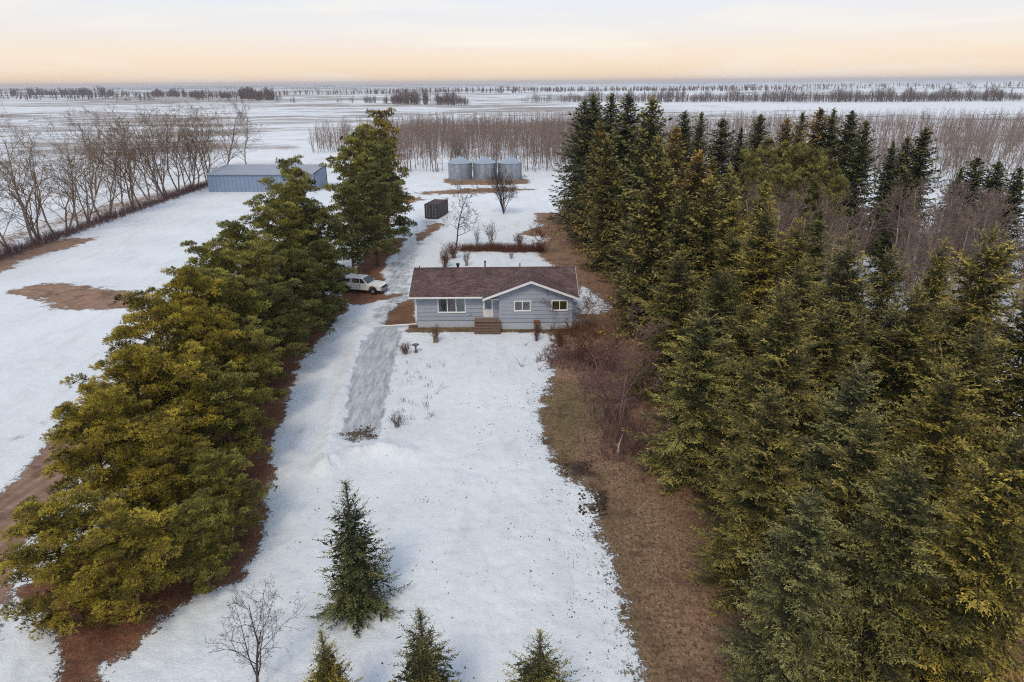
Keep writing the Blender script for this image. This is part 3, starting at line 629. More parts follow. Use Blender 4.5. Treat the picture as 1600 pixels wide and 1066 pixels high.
def make_bare(seed, h, m1, m2, rmin=0.0, sides=3, **k):
    st, br = bare_segments(seed, h, **k)
    if rmin: br = [(a, b, max(r0, rmin), max(r1, rmin*0.7)) for a, b, r0, r1 in br]
    V1, F1 = seg_arrays(st, 6); V2, F2 = seg_arrays(br, sides)
    return dict(trunk=mesh_np('bare_trunk', V1, F1, m1), crown=mesh_np('bare_crown', V2, F2, m2), h=h)
def make_bare_single(seed, h, m1, m2, rmin=0.0, **k):
    st, br = bare_segments(seed, h, **k)
    if rmin: br = [(a, b, max(r0, rmin), max(r1, rmin*0.6)) for a, b, r0, r1 in br]
    V1, F1 = seg_arrays(st, 4); V2, F2 = seg_arrays(br, 3); me = mesh_np('bare_whole', np.vstack([V1, V2]), [F1, F2+len(V1)], m1); me.materials.append(m2)
    mi = np.zeros(len(F1)+len(F2), np.int32); mi[len(F1):] = 1; me.polygons.foreach_set('material_index', mi); return me

def plant(name, label, cat, var, x, y, h, rz, group, color=None, wide=1.0, z=None):
    s = h/var['h']; o = empty(name, (x, y, gz(x, y)-0.02 if z is None else z), rz, (s*wide, s*wide, s)); tag(o, label, cat, group)
    t = link('trunk', var['trunk'], o); c = link('crown', var['crown'], o)
    if color: c.color = (*color, 1)
    return o

rnd = random.Random(11)
ORD = 'first second third fourth fifth sixth seventh eighth ninth tenth eleventh twelfth thirteenth fourteenth fifteenth sixteenth seventeenth eighteenth nineteenth twentieth'.split()
def ordi(n):
    if n < 20: return ORD[n]
    tens = {2: 'twenty', 3: 'thirty', 4: 'forty', 5: 'fifty'}[(n+1)//10]
    return tens[:-1]+'ieth' if (n+1) % 10 == 0 else tens+'-'+ORD[n % 10]
# ------------------------------------------------------------------ the bungalow
def lap_rows(x0, x1, y, z0, z1, openings, parent, row=0.40, top=None):
    """lapped boards facing -y; openings (x0,x1,z0,z1); top(z) gives the x-range left by a gable"""
    n = max(1, round((z1-z0)/row)); dz_ = (z1-z0)/n
    for k in range(n):
        a, b = z0+k*dz_, z0+(k+1)*dz_; mb = MB()
        xa, xb = (x0, x1)
        if top:
            xa, xb = top(a+0.02); xa2, xb2 = top(b)
            if xb-xa < 0.15: continue
        else: xa2, xb2 = xa, xb
        cuts = [o for o in openings if o[2] < b-0.02 and o[3] > a+0.02]
        def piece(p, q, za, zb, pt=None, qt=None):
            pt = p if pt is None else pt; qt = q if qt is None else qt
            mb.add([(p, y-0.050, za), (q, y-0.050, za), (q, y, za), (p, y, za), (pt, y-0.010, zb), (qt, y-0.010, zb), (qt, y, zb), (pt, y, zb)],
                   [(0,3,2,1),(4,5,6,7),(0,1,5,4),(1,2,6,5),(2,3,7,6),(3,0,4,7)])
        def piece(p, q, za, zb, pt=None, qt=None, f=piece):
            nonlocal mb
            mb = MB(); f(p, q, za, zb, pt, qt); mb.build('siding_board', M['paint'], parent)
        if not cuts: piece(xa, xb, a, b-0.03, xa2, xb2)
        else:
            cur = xa; me_ = []
            for o in sorted(cuts):
                if o[0] > cur+0.01: piece(cur, o[0], a, b-0.03)
                if o[2] > a+0.02: piece(o[0], o[1], a, o[2])
                if o[3] < b-0.02: piece(o[0], o[1], o[3], b-0.03)
                cur = o[1]
            if cur < xb-0.01: piece(cur, xb, a, b-0.03)

def window(parent, x0, x1, z0, z1, y, fills, label):
    w = MB(); t = 0.10
    w.box(x0, x1, y-0.075, y-0.005, z0, z0+t).box(x0, x1, y-0.075, y-0.005, z1-t, z1)
    w.box(x0, x0+t, y-0.075, y-0.005, z0+t, z1-t).box(x1-t, x1, y-0.075, y-0.005, z0+t, z1-t)
    wo = w.build('window', M['white'], parent); wo['label'] = label
    n = len(fills); pw = (x1-x0-2*t)/n
    for i in range(n-1):
        xm = x0+t+pw*(i+1); MB().box(xm-0.045, xm+0.045, y-0.072, y-0.008, z0+t, z1-t).build('mullion', M['white'], wo)
    for i, f in enumerate(fills):
        a = x0+t+pw*i+(0.045 if i else 0); b = x0+t+pw*(i+1)-(0.045 if i < n-1 else 0)
        MB().box(a, b, y-0.018, y-0.008, z0+t, z1-t).build('curtain', M[f], wo)
        MB().box(a, b, y-0.046, y-0.040, z0+t, z1-t).build('pane', M['glass'], wo)
    MB().box(x0-0.04, x1+0.04, y-0.11, y-0.004, z0-0.05, z0-0.002).build('sill', M['white'], wo)

def house():
    H = empty('bungalow', (-1.8, 63.3, 0)); tag(H, 'single storey blue-grey bungalow with brown shingled roof and white trimmed front gable', 'house')
    H2 = H
    def P(o): return o
    ox, oy = -1.8, 63.3
    # everything below is given relative to the house's own base point
    xl, xr, xg0 = -9.55-ox, 6.0-ox, -1.25-ox; yf, yg, yb = 0.0, -0.75, 8.0
    z0, zf, ze = -0.1, 0.80, 3.25
    MB().box(xl+0.03, xg0, yf+0.05, yb-0.05, z0, zf).build('foundation', M['foundation'], H)
    MB().box(xg0+0.001, xr-0.03, yg+0.05, yb-0.05, z0, zf).build('foundation', M['foundation'], H)
    MB().box(xl+0.02, xg0, yf+0.002, yb, zf+0.002, ze).build('wall', M['paint'], H)
    MB().box(xg0+0.001, xr-0.02, yg+0.002, yb-0.03, zf+0.002, ze).build('wall', M['paint'], H)
    win1 = (-7.40-ox, -4.60-ox, 1.58, 3.16); door = (-2.86-ox, -1.86-ox, 1.06, 3.2)
    lap_rows(xl, xg0-0.03, yf, zf-0.04, ze, [win1, door], H)
    w2 = (0.22-ox, 1.88-ox, 1.95, 3.0); w3 = (3.92-ox, 5.52-ox, 1.98, 3.03)
    lap_rows(xg0, xr, yg, zf-0.04, ze-0.05, [w2, w3], H)
    # side return of the gable room and the left end wall
    for k in range(5):
        MB().box(xg0-0.024, xg0, yg, yf-0.036, zf-0.04+k*0.49, zf-0.04+(k+1)*0.49-0.012).build('siding_board', M['paint'], H)
        MB().box(xl-0.022, xl+0.018, yf+0.02, yb, zf-0.04+k*0.49, zf-0.04+(k+1)*0.49-0.012).build('siding_board', M['paint'], H)
        MB().box(xr-0.018, xr+0.022, yg+0.02, yb, zf-0.04+k*0.49, zf-0.04+(k+1)*0.49-0.012).build('siding_board', M['paint'], H)
    window(H, *win1, yf, ['blue_curtain', 'brown_curtain', 'teal_curtain'], 'wide white framed picture window of three panes')
    window(H, *w2, yg, ['blind', 'blind'], 'small white framed window with grey blinds')
    window(H, *w3, yg, ['yellow_curtain', 'yellow_curtain'], 'small white framed window with a yellow interior')
    # door
    dx0, dx1, dz0, dz1 = door
    d = MB().box(dx0+0.09, dx1-0.09, yf-0.03, yf-0.004, dz0, dz1-0.10).build('door', M['white'], H)
    MB().box(dx0, dx0+0.09, yf-0.06, yf-0.004, dz0, dz1).box(dx1-0.09, dx1, yf-0.06, yf-0.004, dz0, dz1).box(dx0+0.09, dx1-0.09, yf-0.06, yf-0.004, dz1-0.10, dz1).build('frame', M['white'], d)
    MB().box(dx0+0.17, dx1-0.17, yf-0.044, yf-0.032, dz0+0.85, dz1-0.2).build('pane', M['teal_curtain'], d)
    MB().box(dx0+0.13, dx0+0.16, yf-0.09, yf-0.032, dz0+0.75, dz0+0.9).build('handle', M['black'], d)
    # gable triangle, trim line and rakes
    px_, pz_ = 1.90-ox, 5.05; gl, gr = -2.85-ox, 6.62-ox; zev = 3.30
    sl = (pz_-zev)/(px_-gl)
    def tri(z):
        hw = (pz_-0.16-z)/sl; return max(px_-hw, xg0-0.9), min(px_+hw, xr+0.5)
    lap_rows(0, 0, yg, ze-0.02, pz_-0.25, [], H, 0.40, tri)
    MB().prism([(tri(ze)[0], ze-0.02), (tri(ze)[1], ze-0.02), (px_, pz_-0.16)], 'y', yg+0.001, yg+0.10).build('gable_wall', M['paint'], H)
    MB().box(xg0-0.02, xr+0.02, yg-0.05, yg-0.036, ze-0.055, ze-0.005).build('trim', M['paint'], H)
    # soffit over the entrance and under the eaves
    MB().box(gl+0.1, xg0-0.03, yg-0.5, yf-0.04, ze+0.0, ze+0.02).build('soffit', M['white'], H)
    # roof
    ry, rz_ = 4.0, 5.06; ye = -0.62; yb2 = yb+0.62; x0, x1 = -10.15-ox, 6.62-ox
    roof = MB().prism([(ye, zev), (ye, zev+0.07), (ry, rz_+0.07), (yb2, zev+0.07), (yb2, zev), (ry, rz_)], 'x', x0, x1).build('roof', M['shingle'], H)
    # cross gable: two slabs that die into the main ridge
    th = 0.085
    g = MB(); yfr = yg-0.62
    g.prism([(gl, zev-0.012), (gl, zev+th-0.012), (px_, pz_+th), (gr, zev+th-0.012), (gr, zev-0.012), (px_, pz_)], 'y', yfr, ry-0.05)
    g.build('gable_roof', M['shingle_gable'], H)
    MB().box(x0, gl-0.03, ye-0.03, ye-0.002, zev-0.10, zev+0.075).build('fascia', M['white'], roof)
    MB().box(x0+0.02, gl-0.05, ye-0.13, ye-0.032, zev-0.05, zev+0.06).build('gutter', M['white'], roof)
    for s in (-1, 1):
        ex = gl if s < 0 else gr
        MB().prism([(ex, zev-0.14), (ex, zev+0.09), (px_, pz_+0.10), (px_, pz_-0.13)], 'y', yfr-0.035, yfr-0.002).build('rake_board', M['white'], H)
    for xx in (x0-0.025, x1+0.002):
        MB().prism([(ye, zev-0.09), (ye, zev+0.08), (ry, rz_+0.08), (yb2, zev+0.08), (yb2, zev-0.09), (ry, rz_-0.11)], 'x', xx, xx+0.023).build('rake_board', M['white'], H)
    MB().prism([(ry-0.16, rz_+0.012+0.0), (ry, rz_+0.095), (ry+0.16, rz_+0.012), (ry+0.16, rz_+0.035), (ry, rz_+0.12), (ry-0.16, rz_+0.035)], 'x', x0+0.02, x1-0.02).build('ridge_cap', M['shingle'], roof)
    # soffit of main eave
    MB().box(x0+0.01, gl-0.04, ye+0.0, yf-0.035, zev-0.022, zev-0.004).build('soffit', M['white'], H)
    # vents, pipes
    v = MB().cyl((-5.6-ox, ry+0.5, rz_-0.15), (-5.6-ox, ry+0.5, rz_+0.28), 0.13).cyl((-5.6-ox, ry+0.5, rz_+0.26), (-5.6-ox, ry+0.5, rz_+0.40), 0.21, 0.19).build('roof_vent', M['black'], H)
    MB().cyl((-2.75-ox, ry+0.3, rz_-0.1), (-2.75-ox, ry+0.3, rz_+0.62), 0.07).cyl((-2.75-ox, ry+0.3, rz_+0.55), (-2.75-ox, ry+0.3, rz_+0.68), 0.12, 0.10).build('chimney_pipe', M['black'], H)
    MB().cyl((-9.6-ox, ry+0.3, rz_-0.1), (-9.6-ox, ry+0.3, rz_+0.2), 0.05).build('vent_pipe', M['black'], H)
    MB().cyl((0.9-ox, ry+1.2, rz_-0.5), (0.9-ox, ry+1.2, rz_+0.18), 0.06).build('vent_pipe', M['black'], H)
    MB().box(-3.95-ox, -3.80-ox, yf-0.14, yf-0.035, 3.0, 3.16).build('porch_light', M['black'], H)
    MB().box(-4.3-ox, -4.02-ox, yf-0.12, yf-0.035, 1.33, 1.47).build('outlet_box', M['galv'], H)
    # corner boards, downspout and its long extension pipe
    MB().box(xl-0.05, xl+0.06, yf-0.065, yf-0.036, zf-0.05, ze-0.03).build('corner_board', M['white'], H)
    ds = MB().box(xl-0.13, xl-0.055, yf-0.13, yf-0.05, 0.35, ze-0.05).build('downspout', M['white'], H)
    a, b = at(598, 512), at(652, 505)
    MB().cyl((a[0]-ox, a[1]-oy, 0.16), (xl-0.10, yf-0.10, 0.42), 0.065, n=8).build('extension_pipe', M['white'], ds)
    return H
house()

def steps():
    ox, oy = -2.35, 62.1
    S = empty('front_steps', (ox, oy, 0)); tag(S, 'weathered brown wooden front steps leading up to the white door of the bungalow', 'steps')
    x0, x1 = -1.35, 1.25
    for k in range(7):                                        # landing planks
        MB().box(x0, x1, 1.12-0.155*k-0.15, 1.12-0.155*k, 0.93, 0.975).build('plank', M['tread'], S)
    for s in range(4):
        z = 0.76-s*0.19
        for j in range(2): MB().box(x0, x1+0.0, -0.28*(s+1)+0.135*j+0.0, -0.28*(s+1)+0.135*j+0.128, z-0.04, z).build('tread', M['tread'], S)
        MB().box(x0+0.05, x1-0.05, -0.28*s-0.03+0.0, -0.28*s-0.006, z+0.002, z+0.145).build('riser', M['wood'], S)
    for xx in (x0+0.0, x1-0.05):
        MB().prism([(1.1, -0.05), (1.1, 0.925), (0.02, 0.925), (0.02, 0.72), (-1.14, -0.05)], 'x', xx, xx+0.045).build('stringer', M['wood'], S)
    return S
steps()

# ------------------------------------------------------------------ things round the bungalow
def bird_bath():
    x, y = at(650, 551); B = empty('bird_bath', (x, y, 0)); tag(B, 'small dark pedestal bird bath standing in the snow beside the driveway', 'bird bath')
    MB().cyl((0,0,0.0), (0,0,0.12), 0.22, 0.17).build('base', M['stone'], B)
    MB().cyl((0,0,0.12), (0,0,0.4), 0.11, 0.07).cyl((0,0,0.4), (0,0,0.66), 0.07, 0.12).build('pedestal', M['stone'], B)
    MB().cyl((0,0,0.66), (0,0,0.76), 0.16, 0.34, 16).cyl((0,0,0.76), (0,0,0.79), 0.34, 0.33, 16).build('basin', M['stone'], B)
bird_bath()
x, y = at(838, 512)
bx = empty('planter_box', (x, 62.1, 0)); tag(bx, 'small orange-brown box on a post against the front wall right of the steps', 'box')
MB().box(-0.28, 0.28, -0.2, 0.2, 0.62, 0.98).build('box', M['brown_box'], bx, bevel=0.02)
MB().box(-0.31, 0.31, -0.23, 0.23, 0.982, 1.02).build('lid', M['brown_box'], bx)
MB().box(-0.06, 0.06, -0.06, 0.06, 0, 0.618).build('post', M['brown_box'], bx)

# shrubs
SH = [make_bare(900+i, 1.3, M['tan_twig'], M['tan_twig'], stems=26, levels=2, nbr=(4, 3), r=0.012, spread=0.22, first=0.3, rmin=0.006, wig=0.07) for i in range(3)]
for v in SH[1:2]: pass
SHR = [make_bare(920+i, 1.5, M['red_twig'], M['red_twig'], stems=30, levels=2, nbr=(5, 4), r=0.012, spread=0.42, first=0.2, rmin=0.007, wig=0.12) for i in range(3)]
SHG = [make_bare(940+i, 1.2, M['grey_twig'], M['grey_twig'], stems=14, levels=2, nbr=(5, 3), r=0.012, spread=0.5, first=0.25, rmin=0.006, wig=0.12) for i in range(3)]
def bush(label, set_, px, py, hpx, wide=1.0, group=None, name='shrub'):
    x, y = at(px, py); dep = y*math.cos(math.radians(PITCH))+CAM_H*math.sin(math.radians(PITCH)); h = hpx/FPX*dep/0.95
    return plant(name, label, 'shrub', set_[rnd.randrange(len(set_))], x, y, h, rnd.uniform(0, 6.28), group, wide=wide)
bush('upright tan brown shrub in the snow below the picture window', SH, 681, 536, 25, 1.25)
bush('low brown twiggy shrub in the snow left of the bird bath', SHR, 634, 555, 20, 1.1)
bush('low grey-brown shrub half buried in snow near the end of the driveway', SHG, 621, 668, 26, 1.35)
bush('narrow reddish brown shrub in front of the small box by the wall', SHR, 838, 534, 26, 0.62)
bush('round rusty brown shrub at the right corner of the front lawn', SHR, 876, 542, 24, 1.1)
bush('round rusty shrub at the left end of the hedge behind the house', SHR, 695, 418, 26, 0.95)
bush('larger dome of reddish twigs at the corner of the hedge behind the house', SHR, 709, 404, 24, 1.25)
bush('pale thin shrub standing in the snow just behind the roof ridge', SHG, 729, 416, 24, 0.8)
bush('thin upright leafless shrub above the middle of the back hedge', SHG, 768, 386, 38, 0.62)
bush('spindly leafless sapling between the slim tree and the middle of the back hedge', SHG, 746, 384, 26, 0.45)
bush('small dark twiggy shrub in the snow between the hedge and the roof', SHG, 799, 405, 12, 1.1)
bush('brown twiggy shrub behind the right part of the back hedge', SHR, 812, 386, 20, 1.0)
# the clipped hedge: many stems nobody could count
def hedge():
    a, b = np.array(at(722, 392)), np.array(at(846, 393)); g = np.random.default_rng(5); S0, S1 = [], []
    n = 5200; t = g.random(n); base = a[None]+(b-a)[None]*t[:, None]+g.normal(0, 0.50, (n, 2))+np.column_stack([np.zeros(n), 0.9*(vnoise(t*7, t*0, 9)-0.5)])
    top = np.concatenate([base+g.normal(0, 0.18, (n, 2)), (g.uniform(0.35, 1.0, n)*(0.75+0.95*fbm(t*16, t*0, 4, 3)))[:, None]], 1); bs = np.concatenate([base, np.zeros((n, 1))], 1)
    V1, F1 = segs(bs, top, np.full(n, 0.013), np.full(n, 0.005), 3); V1[:, :2] -= (a+b)/2
    e = empty('hedge', ((a[0]+b[0])/2, (a[1]+b[1])/2, 0)); tag(e, 'long low rust-brown leafless hedge across the yard behind the bungalow', 'hedge')
    link('branches', mesh_np('hedge_branches', V1, F1, M['red_twig']), e)
hedge()
# dried flower stalks in the bed beside the drive
def stalks():
    g = np.random.default_rng(8); B, T_ = [], []
    for _ in range(34):
        px = g.normal(648, 24); py = 560+g.random()*100; x, y = at(px, py)
        for k in range(int(g.integers(3, 9))):
            bxy = np.array([x, y])+g.normal(0, 0.16, 2); B.append([*bxy, 0.02]); T_.append([*(bxy+g.normal(0, 0.12, 2)), g.uniform(0.15, 0.5)])
    for _ in range(150):
        px = g.uniform(880, 1000); py = g.uniform(640, 900); x, y = at(px, py)
        if g.random() < 0.4: B.append([x, y, 0]); T_.append([x+g.normal(0, .1), y+g.normal(0, .1), g.uniform(0.1, 0.45)])
    V1, F1 = segs(B, T_, np.full(len(B), 0.011), np.full(len(B), 0.008), 3)
    tag(link('flower_stalks', mesh_np('flower_stalks', V1, F1, M['dark_bark'])), 'dark dried flower stalks poking through the snow beside the driveway', kind='stuff')
stalks()

# bare garden trees
GT1 = make_bare(31, 7.2, M['dark_bark'], M['dark_bark'], levels=4, nbr=(15, 6, 4, 3), spread=0.55, first=0.22, rmin=0.013, r=0.10, lenf=(0.42, 0.45, 0.5, 0.5), up=0.35)
x, y = at(713, 388); plant('bare_tree', 'slim dark leafless tree standing at the back hedge with snow behind it', 'tree', GT1, x, y, 8.2, 0.4, None)
GT2 = make_bare(32, 6.0, M['dark_bark'], M['dark_bark'], stems=9, levels=3, nbr=(7, 5, 4), spread=0.48, first=0.25, rmin=0.014, r=0.085, wig=0.07, lenf=(0.5, 0.5, 0.5, 0.5))
x, y = at(787, 334); plant('bare_tree', 'many stemmed leafless tree fanning out in the snow in front of the grain bins', 'tree', GT2, x, y, 7.6, 1.0, None)
GT4 = make_bare(34, 7.0, M['purple_bark'], M['purple_bark'], stems=3, levels=4, nbr=(9, 6, 5, 4), spread=0.50, first=0.25, rmin=0.011, r=0.11, wig=0.13, lenf=(0.5, 0.5, 0.5, 0.5))
GT3 = make_bare(33, 4.2, M['purple_bark'], M['red_twig'], stems=4, levels=4, nbr=(7, 5, 5, 4), spread=0.52, first=0.25, rmin=0.010, r=0.07, wig=0.14)
x, y = at(853, 396); plant('crabapple_tree', 'rounded reddish leafless tree at the right end of the back hedge', 'tree', GT3, x, y, 4.9, 2.0, None, wide=1.0)
x, y = at(868, 505); plant('crabapple_tree', 'wide purplish leafless crabapple tree spreading in front of the right corner of the bungalow', 'tree', GT4, x+1.3, y-2.0, 4.6, 0.3, None, wide=1.35)
x, y = at(968, 672); plant('bare_tree', 'large leaning purple-brown leafless tree beside the spruces at the edge of the brown strip', 'tree', GT4, x, y, 7.8, 1.3, None, wide=1.0)
x, y = at(905, 560); plant('bare_tree', 'tangled reddish leafless tree in the snow right of the lawn corner', 'tree', GT3, x, y, 3.6, 4.0, None, wide=1.25)
x, y = at(935, 590); plant('bare_tree', 'dense purple-brown thicket tree between the lawn corner and the spruces', 'tree', GT3, x, y, 4.4, 5.0, None, wide=1.1)
GT5 = make_bare(35, 5.2, M['dark_bark'], M['dark_bark'], stems=1, levels=4, nbr=(14, 6, 4, 3), spread=0.50, first=0.12, rmin=0.006, r=0.075, wig=0.10, lenf=(0.55, 0.45, 0.5, 0.5))
xx_, hh_ = apex(378, 955, 20.0); plant('bare_tree', 'leafless young tree at the bottom edge between the brown strip and the small spruce', 'tree', GT5, xx_, 20.0, hh_, 0.7, None, z=0)
x, y = at(965, 712)
sn = empty('dead_snag', (x, y, 0), 0.3); tag(sn, 'short pale broken stump beside the trunk of the big purple-brown tree', 'stump')
MB().cyl((0,0,0), (0.05,0,0.9), 0.09, 0.06, 8).build('trunk', M['aspen_bark'], sn)
MB().cyl((0.05,0,0.8), (0.35,0.1,1.5), 0.04, 0.015, 6).build('branch', M['aspen_bark'], sn); MB().cyl((0.03,0,0.7), (-0.3,0,1.0), 0.035, 0.012, 6).build('branch', M['aspen_bark'], sn)

# ------------------------------------------------------------------ grain bins, shed, container
def bin_(px, label):
    x, y = at(px, 282); y += 2.9; x = (px-800)/FPX*(y*0.932+8.3)
    B = empty('grain_bin', (x, y, 0)); tag(B, label, 'grain bin', 'round steel grain bins at the back of the yard')
    R, n, rings, rh = 2.95, 48, 5, 0.80
    MB().cyl((0,0,-0.05), (0,0,0.10), R+0.22, n=32).build('base', M['concrete'], B)
    for k in range(rings):
        V_, F_ = [], []; steps_ = 8
        for i in range(steps_+1):
            z = 0.10+rh*k+rh*i/steps_; rr = R+0.022*math.sin(i/steps_*math.pi*8)+0.0
            V_ += [(rr*math.cos(2*math.pi*j/n), rr*math.sin(2*math.pi*j/n), z) for j in range(n)]
        for i in range(steps_):
            F_ += [(i*n+j, i*n+(j+1) % n, (i+1)*n+(j+1) % n, (i+1)*n+j) for j in range(n)]
        MB().add(V_, F_).build('wall_ring', M['galv'], B, smooth=False)
    for j in range(12):                                                     # upright stiffeners
        a = 2*math.pi*j/12+0.1; c, s = math.cos(a), math.sin(a)
        MB().cyl((c*(R+0.05), s*(R+0.05), 0.1), (c*(R+0.05), s*(R+0.05), 4.1), 0.045, n=5).build('stiffener', M['galv'], B)
    zt = 0.1+rings*rh; m = 24
    for j in range(m):                                                      # roof panels with raised ribs
        a0, a1 = 2*math.pi*j/m, 2*math.pi*(j+1)/m; am = (a0+a1)/2; r1 = R+0.16; r0 = 0.35; z0, z1 = zt-0.04, zt+1.42
        V_ = [(r1*math.cos(a0), r1*math.sin(a0), z0+0.05), (r1*math.cos(am), r1*math.sin(am), z0), (r1*math.cos(a1), r1*math.sin(a1), z0+0.05),
              (r0*math.cos(a1), r0*math.sin(a1), z1+0.03), (r0*math.cos(am), r0*math.sin(am), z1), (r0*math.cos(a0), r0*math.sin(a0), z1+0.03)]
        MB().add(V_, [(0,1,4,5), (1,2,3,4)]).build('roof_panel', M['galv_roof'], B)
    MB().cyl((0,0,zt+1.38), (0,0,zt+1.56), 0.40, 0.36, 16).cyl((0,0,zt+1.56), (0,0,zt+1.72), 0.36, 0.06, 16).build('roof_cap', M['galv'], B)
    d = MB().box(-1.3, -0.6, -R-0.02, -R+0.25, 0.25, 1.6).build('door', M['galv_roof'], B)
    MB().box(-0.75, -0.70, -R-0.06, -R-0.021, 0.85, 1.0).build('handle', M['black'], d)
    return B
bin_(721.5, 'left grain bin, nearest the thin woods, of the three corrugated steel bins')
bin_(760, 'middle grain bin of the three, standing between the other two steel bins')
bin_(799, 'right grain bin of the three, partly behind the fanned leafless tree')

def shed():
    a = at(327, 300); S = empty('shed', (a[0], a[1], gz(*a)), math.radians(-2.0)); tag(S, 'long low blue metal clad shed with a pale low pitched roof', 'shed')
    L, Dp, z1, z2 = 24.5, 10.5, 4.0, 4.9; n = 26; w = L/n
    for i in range(n):
        x0 = i*w
        MB().add([(x0,0,0),(x0+w*0.12,-0.12,0),(x0+w*0.24,0,0),(x0+w,0,0),(x0,0,z1),(x0+w*0.12,-0.12,z1),(x0+w*0.24,0,z1),(x0+w,0,z1)],
                 [(0,1,5,4),(1,2,6,5),(2,3,7,6)]).build('wall_panel', M['shed'], S)
    MB().prism([(0.0,0),(Dp,0),(Dp,z2),(0.0,z1)], 'x', 0.0, 0.05).build('end_wall', M['shed'], S)
    m = 11
    for i in range(m):
        y0, y1 = i*Dp/m, (i+1)*Dp/m; zz0 = z1+(z2-z1)*i/m; zz1 = z1+(z2-z1)*(i+1)/m
        MB().add([(L,y0,0),(L+0.05,y0+0.1,0),(L,y0+0.2,0),(L,y1,0),(L,y0,zz0),(L+0.05,y0+0.1,zz0),(L,y0+0.2,zz0),(L,y1,zz1)],
                 [(0,1,5,4),(1,2,6,5),(2,3,7,6)]).build('wall_panel', M['shed'], S)
    MB().box(0, L, Dp-0.05, Dp, 0, z2-0.02).build('back_wall', M['shed'], S)
    for i in range(n):
        x0 = -0.25+i*(L+0.5)/n; x1 = x0+(L+0.5)/n
        MB().add([(x0,-0.3,z1-0.02),(x0+0.1,-0.3,z1+0.05),(x0+0.2,-0.3,z1-0.02),(x1,-0.3,z1-0.02),(x0,Dp+0.3,z2+0.03),(x0+0.1,Dp+0.3,z2+0.10),(x0+0.2,Dp+0.3,z2+0.03),(x1,Dp+0.3,z2+0.03)],
                 [(0,1,5,4),(1,2,6,5),(2,3,7,6)]).build('roof_panel', M['shed_roof'], S)
    MB().box(-0.27, L+0.27, -0.36, -0.305, z1-0.17, z1+0.06).build('eave_trim', M['shed_roof'], S)
    MB().prism([(-0.3, z1-0.16), (-0.3, z1+0.07), (Dp+0.3, z2+0.12), (Dp+0.3, z2-0.12)], 'x', L+0.255, L+0.30).build('rake_trim', M['dark_bark'], S)
    MB().box(L-0.02, L+0.12, Dp-0.12, Dp+0.02, 0, z2-0.15).build('corner_trim', M['dark_bark'], S)
    d = MB().box(L+0.055, L+0.10, 1.2, 4.6, 0.05, 3.2).build('door', M['shed'], S); MB().box(L+0.10, L+0.14, 1.35, 1.45, 1.2, 1.7).build('handle', M['black'], d)
shed()

def container():
    a = at(664, 342); C = empty('shipping_container', (a[0], a[1], 0), math.radians(-13)); tag(C, 'dark rusty shipping container standing end-on beside the snowy track', 'container')
    W, L, Hh = 2.5, 6.1, 2.65
    MB().box(0, W, 0, L, 0.12, 0.25).build('floor_frame', M['container'], C)
    for xx, face in ((0.02, -1), (W-0.02, 1)):
        n = 22; V_, F_ = [], []
        for i in range(n+1):
            yy = 0.08+(L-0.16)*i/n; o = 0.045*((i//1) % 2)*-face
            V_ += [(xx+o, yy, 0.25), (xx+o, yy, Hh-0.1)]
        F_ = [(2*i, 2*i+2, 2*i+3, 2*i+1) for i in range(n)]; MB().add(V_, F_).build('side_wall', M['container'], C)
    V_ = []; n = 18
    for i in range(n+1): V_ += [(0.03, 0.08+(L-0.16)*i/n, Hh-0.06-0.035*(i % 2)), (W-0.03, 0.08+(L-0.16)*i/n, Hh-0.06-0.035*(i % 2))]
    MB().add(V_, [(2*i, 2*i+1, 2*i+3, 2*i+2) for i in range(n)]).build('roof', M['rust'], C)
    MB().box(0.05, W-0.05, L-0.06, L-0.02, 0.25, Hh-0.1).build('back_wall', M['container'], C)
    for xx in (0, W-0.1):
        for yy in (0, L-0.1): MB().box(xx, xx+0.1, yy, yy+0.1, 0.25, Hh-0.1).build('corner_post', M['container'], C)
    for xx in (0, W-0.1): MB().box(xx, xx+0.1, 0.1, L-0.1, Hh-0.1, Hh).build('top_rail', M['rust'], C)
    MB().box(0, W, 0, 0.1, Hh-0.1+0.001, Hh+0.001).build('header', M['container'], C)
    for s in (0, 1):
        x0 = 0.11+s*(W/2-0.1); d = MB().box(x0, x0+W/2-0.14, 0.03, 0.07, 0.27, Hh-0.12).build('door', M['container'], C)
        for q in (0.28, 0.72):
            xr_ = x0+(W/2-0.14)*q
            b = MB().cyl((xr_, -0.01, 0.27), (xr_, -0.01, Hh-0.14), 0.025, n=6)
            for zz in (0.5, 1.1, 1.75, 2.3): b.box(xr_-0.07, xr_+0.07, -0.03, 0.028, zz, zz+0.07)
            b.build('locking_bar', M['galv'], d)
container()

